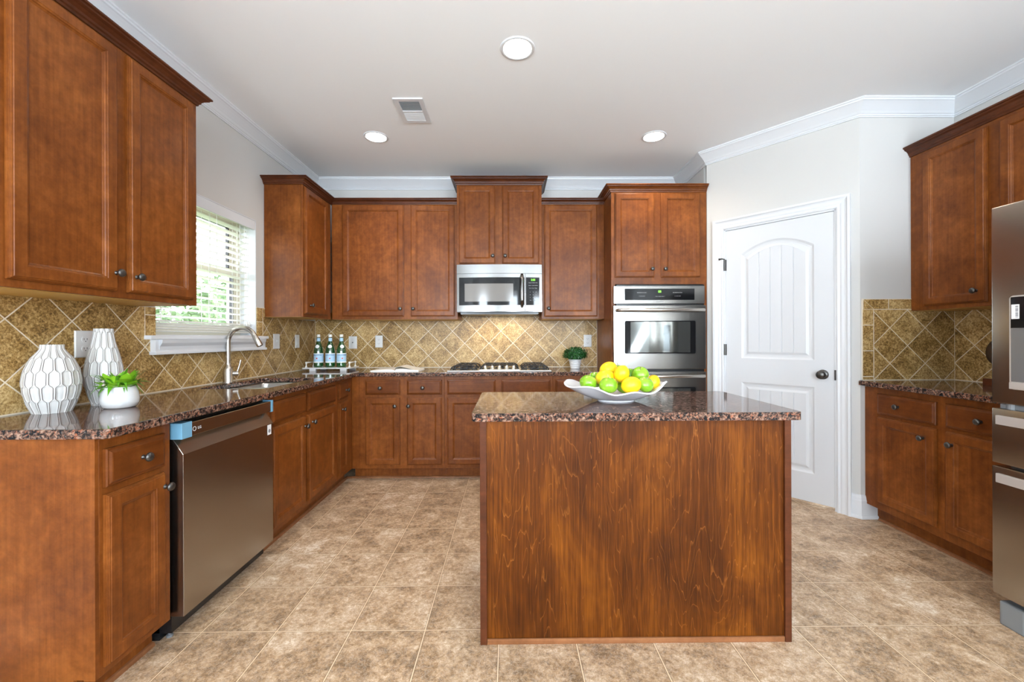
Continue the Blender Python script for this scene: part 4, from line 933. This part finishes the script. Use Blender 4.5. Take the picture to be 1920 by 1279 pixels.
def bottle(label):
    b = thing('water_bottle', label, 'bottle', (0, 0, 0), 'green water bottles on the tray')
    bm = bmesh.new(); lathe(bm, [(0, .002), (.036, 0), (.0405, .005), (.0410, .012), (.0410, .135), (.0395, .155), (.034, .178), (.026, .200), (.019, .218), (.0155, .236), (.0145, .272), (.0150, .274), (0, .275)], (0, 0, 0), 40); finish(bm, 'glass', BGREEN, b, smooth=True, local=True, angle=50)
    bm = bmesh.new(); lathe(bm, [(.0412, .038), (.0416, .039), (.0416, .123), (.0412, .124)], (0, 0, 0), 40); lb = finish(bm, 'body_label', LBLUE, b, smooth=True, local=True)
    bm = bmesh.new(); lathe(bm, [(.0417, .038), (.0419, .038), (.0419, .048), (.0417, .048)], (0, 0, 0), 40); finish(bm, 'label_band', LWHITE, lb, smooth=True, local=True); bm = bmesh.new(); lathe(bm, [(.0417, .117), (.0419, .117), (.0419, .124), (.0417, .124)], (0, 0, 0), 40); finish(bm, 'label_band', LWHITE, lb, smooth=True, local=True)
    bm = bmesh.new()
    def wrap(x, z, r): a = -PI/2+x/.0417; return Vector((r*math.cos(a), r*math.sin(a), z))
    pts = [(.010*(1 if k % 2 == 0 else .45)*math.sin(PI*k/5), .078+.010*(1 if k % 2 == 0 else .45)*math.cos(PI*k/5)) for k in range(10)]
    slab(bm, [pts], lambda u, v: wrap(u, v, .0418), lambda u, v: wrap(u, v, .0424)); finish(bm, 'red_star', RED, lb, local=True)
    t = text_obj('S.PELLEGRINO', .0135, NAVY, Matrix.Identity(4), b, 'label_lettering')
    t.parent = lb
    for v in t.data.vertices: v.co = wrap(v.co.x, .107+v.co.y, .0421+v.co.z)
    bm = bmesh.new()
    def nk(u, v, o):
        r = float(np.interp(v, [.155, .178, .200, .218], [.0395, .034, .026, .019]))+o; a = -PI/2+u/.030; return Vector((r*math.cos(a), r*math.sin(a), v))
    rg = [[bm.verts.new(nk(q*.017*math.cos(2*PI*k/20), .186+q*.016*math.sin(2*PI*k/20), .0012)) for k in range(20)] for q in (.25, .5, .75, 1)]+[[bm.verts.new(nk(.017*math.cos(2*PI*k/20), .186+.016*math.sin(2*PI*k/20), -.001)) for k in range(20)]]
    bm.faces.new(rg[0])
    for a_, b_ in zip(rg, rg[1:]):
        for k in range(20): bm.faces.new((a_[k], a_[(k+1) % 20], b_[(k+1) % 20], b_[k]))
    pass; finish(bm, 'neck_medallion', LWHITE, b, local=True)
    bm = bmesh.new(); lathe(bm, [(.0162, .232), (.0165, .234), (.0158, .260), (.0152, .261)], (0, 0, 0), 28); finish(bm, 'neck_label', LBLUE, b, smooth=True, local=True)
    bm = bmesh.new(); lathe(bm, [(.0150, .268), (.0160, .269), (.0160, .291), (.0145, .294), (0, .2945)], (0, 0, 0), 28); finish(bm, 'cap', PORC, b, smooth=True, local=True, angle=50)
    return b
def copy_tree(o, parent=None):
    c = o.copy(); COL.objects.link(c)
    if parent is not None: c.parent = parent
    for ch in list(o.children): copy_tree(ch, c)
    return c
b0 = bottle('leftmost green sparkling water bottle on the tray')
bl_ = [(b0, (-1.745, 3.80), 0.05, 'leftmost green sparkling water bottle on the tray'), (copy_tree(b0), (-1.638, 3.80), .28, 'middle green sparkling water bottle on the tray'), (copy_tree(b0), (-1.537, 3.80), .55, 'rightmost green sparkling water bottle, in front of the jack plate')]
for o, (x, y), rz, lab in bl_: o.location = (x, y, TZ); o.rotation_euler = (0, 0, rz); o['label'] = lab

# ------------------------------------------------------------------ open book
bk = thing('open_book', 'open book lying on the back counter left of the cooktop', 'book', (-1.0, 3.72, CZ1))
bm = bmesh.new(); box(bm, -1.212, -.792, 3.60, 3.86, CZ1, CZ1+.003); finish(bm, 'cover', LWHITE, bk)
def pageblock(sgn, w, hmax, nm='pages'):
    bm = bmesh.new(); prev = None; n = 12; x0 = -1.000
    for k in range(n+1):
        t = k/n; x = x0+sgn*w*t; z = CZ1+.0035+hmax*(.55+.9*math.sin(PI*min(1, t*1.0+.02))*(1-t))*(1-.35*t)
        if k == 0: z = CZ1+.006
        cur = [bm.verts.new((x, 3.605, CZ1+.003)), bm.verts.new((x, 3.605, z)), bm.verts.new((x, 3.855, z)), bm.verts.new((x, 3.855, CZ1+.003))]
        if prev:
            for j in range(4): bm.faces.new((prev[j], prev[(j+1) % 4], cur[(j+1) % 4], cur[j]))
        else: bm.faces.new(cur)
        prev = cur
    bm.faces.new(prev); return finish(bm, nm, PAPER, bk, smooth=True, angle=50)
pageblock(-1, .205, .014); pageblock(1, .205, .020)
bm = bmesh.new(); prev = None
for k in range(11):
    t = k/10; x = -1.0+.17*t**1.3; z = CZ1+.012+.030*math.sin(t**.7*PI)*(1-.35*t)+.004*(1-t)
    cur = [bm.verts.new((x, 3.61, z)), bm.verts.new((x, 3.85, z)), bm.verts.new((x, 3.85, z+.001)), bm.verts.new((x, 3.61, z+.001))]
    if prev:
        for j in range(4): bm.faces.new((prev[j], prev[(j+1) % 4], cur[(j+1) % 4], cur[j]))
    else: bm.faces.new(cur)
    prev = cur
bm.faces.new(prev); finish(bm, 'lifted_page', PAPER, bk, smooth=True, angle=50)

# ------------------------------------------------------------------ fruit bowl on the island
BX, BY, BZ = .486, 1.905, .913
fb = thing('fruit_bowl', 'white wavy rimmed ceramic bowl of fruit on the island', 'bowl', (BX, BY, BZ))
def rim(a):   # height of the rim around the bowl
    return .058+.018*math.cos(2*a)+.004*math.sin(3*a+.9)+.009*math.cos(6*(a+1.36))
def rad(a, t):
    rx, ry = .232, .168; c, s = math.cos(a), math.sin(a); r = 1/math.sqrt((c/rx)**2+(s/ry)**2); r *= 1+.03*math.sin(4*a+1)+.015*math.sin(7*a)
    b = 1/math.sqrt((c/.085)**2+(s/.06)**2); return b+(r-b)*t
bm = bmesh.new(); NA, NR = 96, 14; rows_ = []
def brow(t, off):
    out = []
    for k in range(NA):
        a = 2*PI*k/NA; h = .006+rim(a)*(t**1.35)+off; r = rad(a, t)*(1-off*.0); r -= off*1.2
        out.append(bm.verts.new((r*math.cos(a), r*math.sin(a), h)))
    return out
for i in range(NR+1): rows_.append(brow(i/NR, 0))
inn = [brow(i/NR, .005) for i in range(NR, -1, -1)]
allr = rows_+inn
for a, b in zip(allr, allr[1:]):
    for k in range(NA): bm.faces.new((a[k], a[(k+1) % NA], b[(k+1) % NA], b[k]))
bm.faces.new(rows_[0]); bm.faces.new(inn[-1]); finish(bm, 'bowl', BOWLM, fb, smooth=True, local=True, angle=60)
bm = bmesh.new(); lathe(bm, [(.070, .010), (.082, .004), (.083, 0), (.076, 0), (.070, .004)], (0, 0, 0), 48, sx=1.0, sy=.72); finish(bm, 'foot_ring', BOWLM, fb, smooth=True, local=True)
def apple():
    bm = bmesh.new(); pr = []
    for k in range(25):
        t = PI*k/24; r = math.sin(t)*(1+.06*math.cos(t)); z = -math.cos(t)*.92
        z -= .20*math.exp(-(r/.28)**2)*(1 if t > PI/2 else -.55); pr.append((max(0, r)*.0385 if 0 < k < 24 else 0, z*.0375))
    lathe(bm, pr, (0, 0, 0), 36)
    for v in bm.verts: a = math.atan2(v.co.y, v.co.x); s = 1+.018*math.cos(5*a)*(1 if v.co.z < 0 else .4); v.co.x *= s; v.co.y *= s
    root = finish(bm, 'green_apple', FRUITG, None, smooth=True)
    bm = bmesh.new(); tube(bm, [(0, 0, .024), (.001, .001, .034), (.004, .002, .043)], [.0016, .0013, .0019], 7); finish(bm, 'stem', SOIL, root, local=True); return root
def lemon():
    bm = bmesh.new(); pr = []
    for k in range(25):
        t = PI*k/24; r = math.sin(t)**.92 if 0 < k < 24 else 0; z = -math.cos(t)*1.14
        if abs(math.cos(t)) > .93: z *= 1+.55*(abs(math.cos(t))-.93)
        pr.append((r*.0335, z*.0345))
    lathe(bm, pr, (0, 0, 0), 32); return finish(bm, 'lemon', FRUITY, None, smooth=True)
A0, L0 = apple(), lemon(); usedA = usedL = False
FR = [('a', 1, 'green apple at the left end of the fruit bowl, in front'), ('a', 1, 'green apple behind the leftmost apple, its stem showing'),
      ('a', 1.06, 'green apple at the front of the bowl, left of centre'), ('a', .9, 'green apple half hidden between the front apple and front lemon'),
      ('a', 1.0, 'largest looking green apple on top of the pile at the right'), ('a', .98, 'green apple at the right front under the top apple'),
      ('a', .95, 'green apple barely visible behind the two top lemons'), ('a', .95, 'green apple behind the lemon in the middle of the pile'),
      ('l', 1.1, 'yellow lemon on top of the pile, highest fruit'), ('l', 1.0, 'round yellow lemon in the middle of the pile'),
      ('l', 1.08, 'yellow lemon beneath the highest lemon, left of centre'), ('l', 1.1, 'yellow lemon at the front right of the bowl lying sideways'),
      ('l', .95, 'yellow lemon at the far right end of the fruit bowl')]
FPOS = [[0.349, 1.85, 1.002], [0.402, 1.958, 1.005], [0.429, 1.806, 0.995], [0.52, 1.892, 0.98], [0.593, 1.885, 1.035], [0.597, 1.832, 0.995], [0.523, 2.008, 1.039], [0.56, 1.949, 1.024], [0.463, 1.949, 1.051], [0.501, 1.86, 1.039], [0.431, 1.885, 1.02], [0.527, 1.803, 0.995], [0.648, 1.885, 0.995]]
ROT = {8: (0, 1.15, .3), 9: (.25, .3, 0), 10: (0, 1.2, -.2), 11: (0, 1.35, .1), 12: (.2, .5, .4)}
for i, (k, s, lab) in enumerate(FR):
    if k == 'a':
        o = A0 if not usedA else copy_tree(A0); usedA = True; o.rotation_euler = (random.uniform(-.5, .5), random.uniform(-.6, .6), random.uniform(0, 6))
        tag(o, lab, 'apple', 'green apples in the bowl')
    else:
        o = L0 if not usedL else copy_tree(L0); usedL = True; o.rotation_euler = ROT[i]
        tag(o, lab, 'lemon', 'yellow lemons in the bowl')
    o.location = FPOS[i]; o.scale = (s, s, s)

# ------------------------------------------------------------------ round plate on the right counter
pl = thing('decorative_plate', 'round dark plate on a wooden stand mostly hidden behind the refrigerator', 'plate', (2.80, 2.40, CZ1))
bm = bmesh.new(); lathe(bm, [(0, 0), (.055, .001), (.085, .006), (.087, .009), (.055, .005), (0, .004)], (2.86, 2.377, 1.112), 36, (-1, 0, .12)); finish(bm, 'disc', mat('dark_glazed_plate', (.07, .045, .03), .3), pl, smooth=True)
bm = bmesh.new(); box(bm, 2.80, 2.88, 2.31, 2.435, CZ1, CZ1+.018); box(bm, 2.855, 2.872, 2.36, 2.39, CZ1+.018, 1.10); box(bm, 2.80, 2.812, 2.31, 2.435, CZ1+.018, CZ1+.040); finish(bm, 'stand', WOODD, pl)

# ------------------------------------------------------------------ outdoors beyond the sink window
GRASS = mat('lawn_grass', (.16, .24, .07), .9); FENCE = mat('weathered_fence_boards', (.34, .33, .31), .8); SIDING = mat('pale_house_siding', (.52, .55, .58), .8)
bm = bmesh.new(); box(bm, -30, -2.3, -8, 30, -.5, -.4); tag(finish(bm, 'lawn', GRASS), kind='structure')
LEAFO = mat('garden_foliage', (.06, .14, .03), .8); t_ = NT(LEAFO); t_.color(t_.ramp(t_.noise(t_.pos(), 5, 3, .6), [(.35, (.10, .16, .08)), (.6, (.20, .29, .14)), (.75, (.36, .30, .20))]))
def shrub(name, label, c, r, h):
    bm = bmesh.new(); rs_ = random.Random(int(c[1]*10))
    for k in range(900):
        th = math.acos(rs_.uniform(-1, 1)); ph = rs_.uniform(0, 2*PI); q = rs_.uniform(.6, 1.05); p = Vector((c[0]+r*q*math.sin(th)*math.cos(ph), c[1]+r*q*math.sin(th)*math.sin(ph), c[2]+h*q*math.cos(th)))
        s = Vector((rs_.uniform(-1, 1), rs_.uniform(-1, 1), rs_.uniform(-1, 1))).normalized(); u = s.orthogonal().normalized(); L_ = .13
        bm.faces.new([bm.verts.new(p+s*L_), bm.verts.new(p+u*L_*.6), bm.verts.new(p-s*L_), bm.verts.new(p-u*L_*.6)])
    cyl(bm, (c[0], c[1], -.4), (c[0], c[1], c[2]), .08, n=8)
    tag(finish(bm, name, LEAFO, recalc=False), label, 'tree', 'garden trees outside the window')
shrub('garden_tree', 'green tree outside seen through the middle of the blind', (-9.6, 11.6, 1.9), 1.35, 1.5)
shrub('garden_tree', 'green and rust tree outside at the right side of the window', (-9.7, 14.7, 2.0), 1.45, 1.4)
shrub('garden_tree', 'green shrub outside at the left side of the window near the cabinet', (-9.4, 8.8, 1.6), 1.15, 1.3)
fn = thing('garden_fence', 'grey board fence outside low in the window view', 'fence', (-7.6, 12, -.4))
bm = bmesh.new()
for k in range(90): box(bm, -7.62, -7.6, 4+k*.16, 4.15+k*.16, -.4, 1.35)
finish(bm, 'boards', FENCE, fn)
bm = bmesh.new()
for z in (.0, 1.0): box(bm, -7.68, -7.62, 4, 18.4, z, z+.09)
finish(bm, 'rails', FENCE, fn)
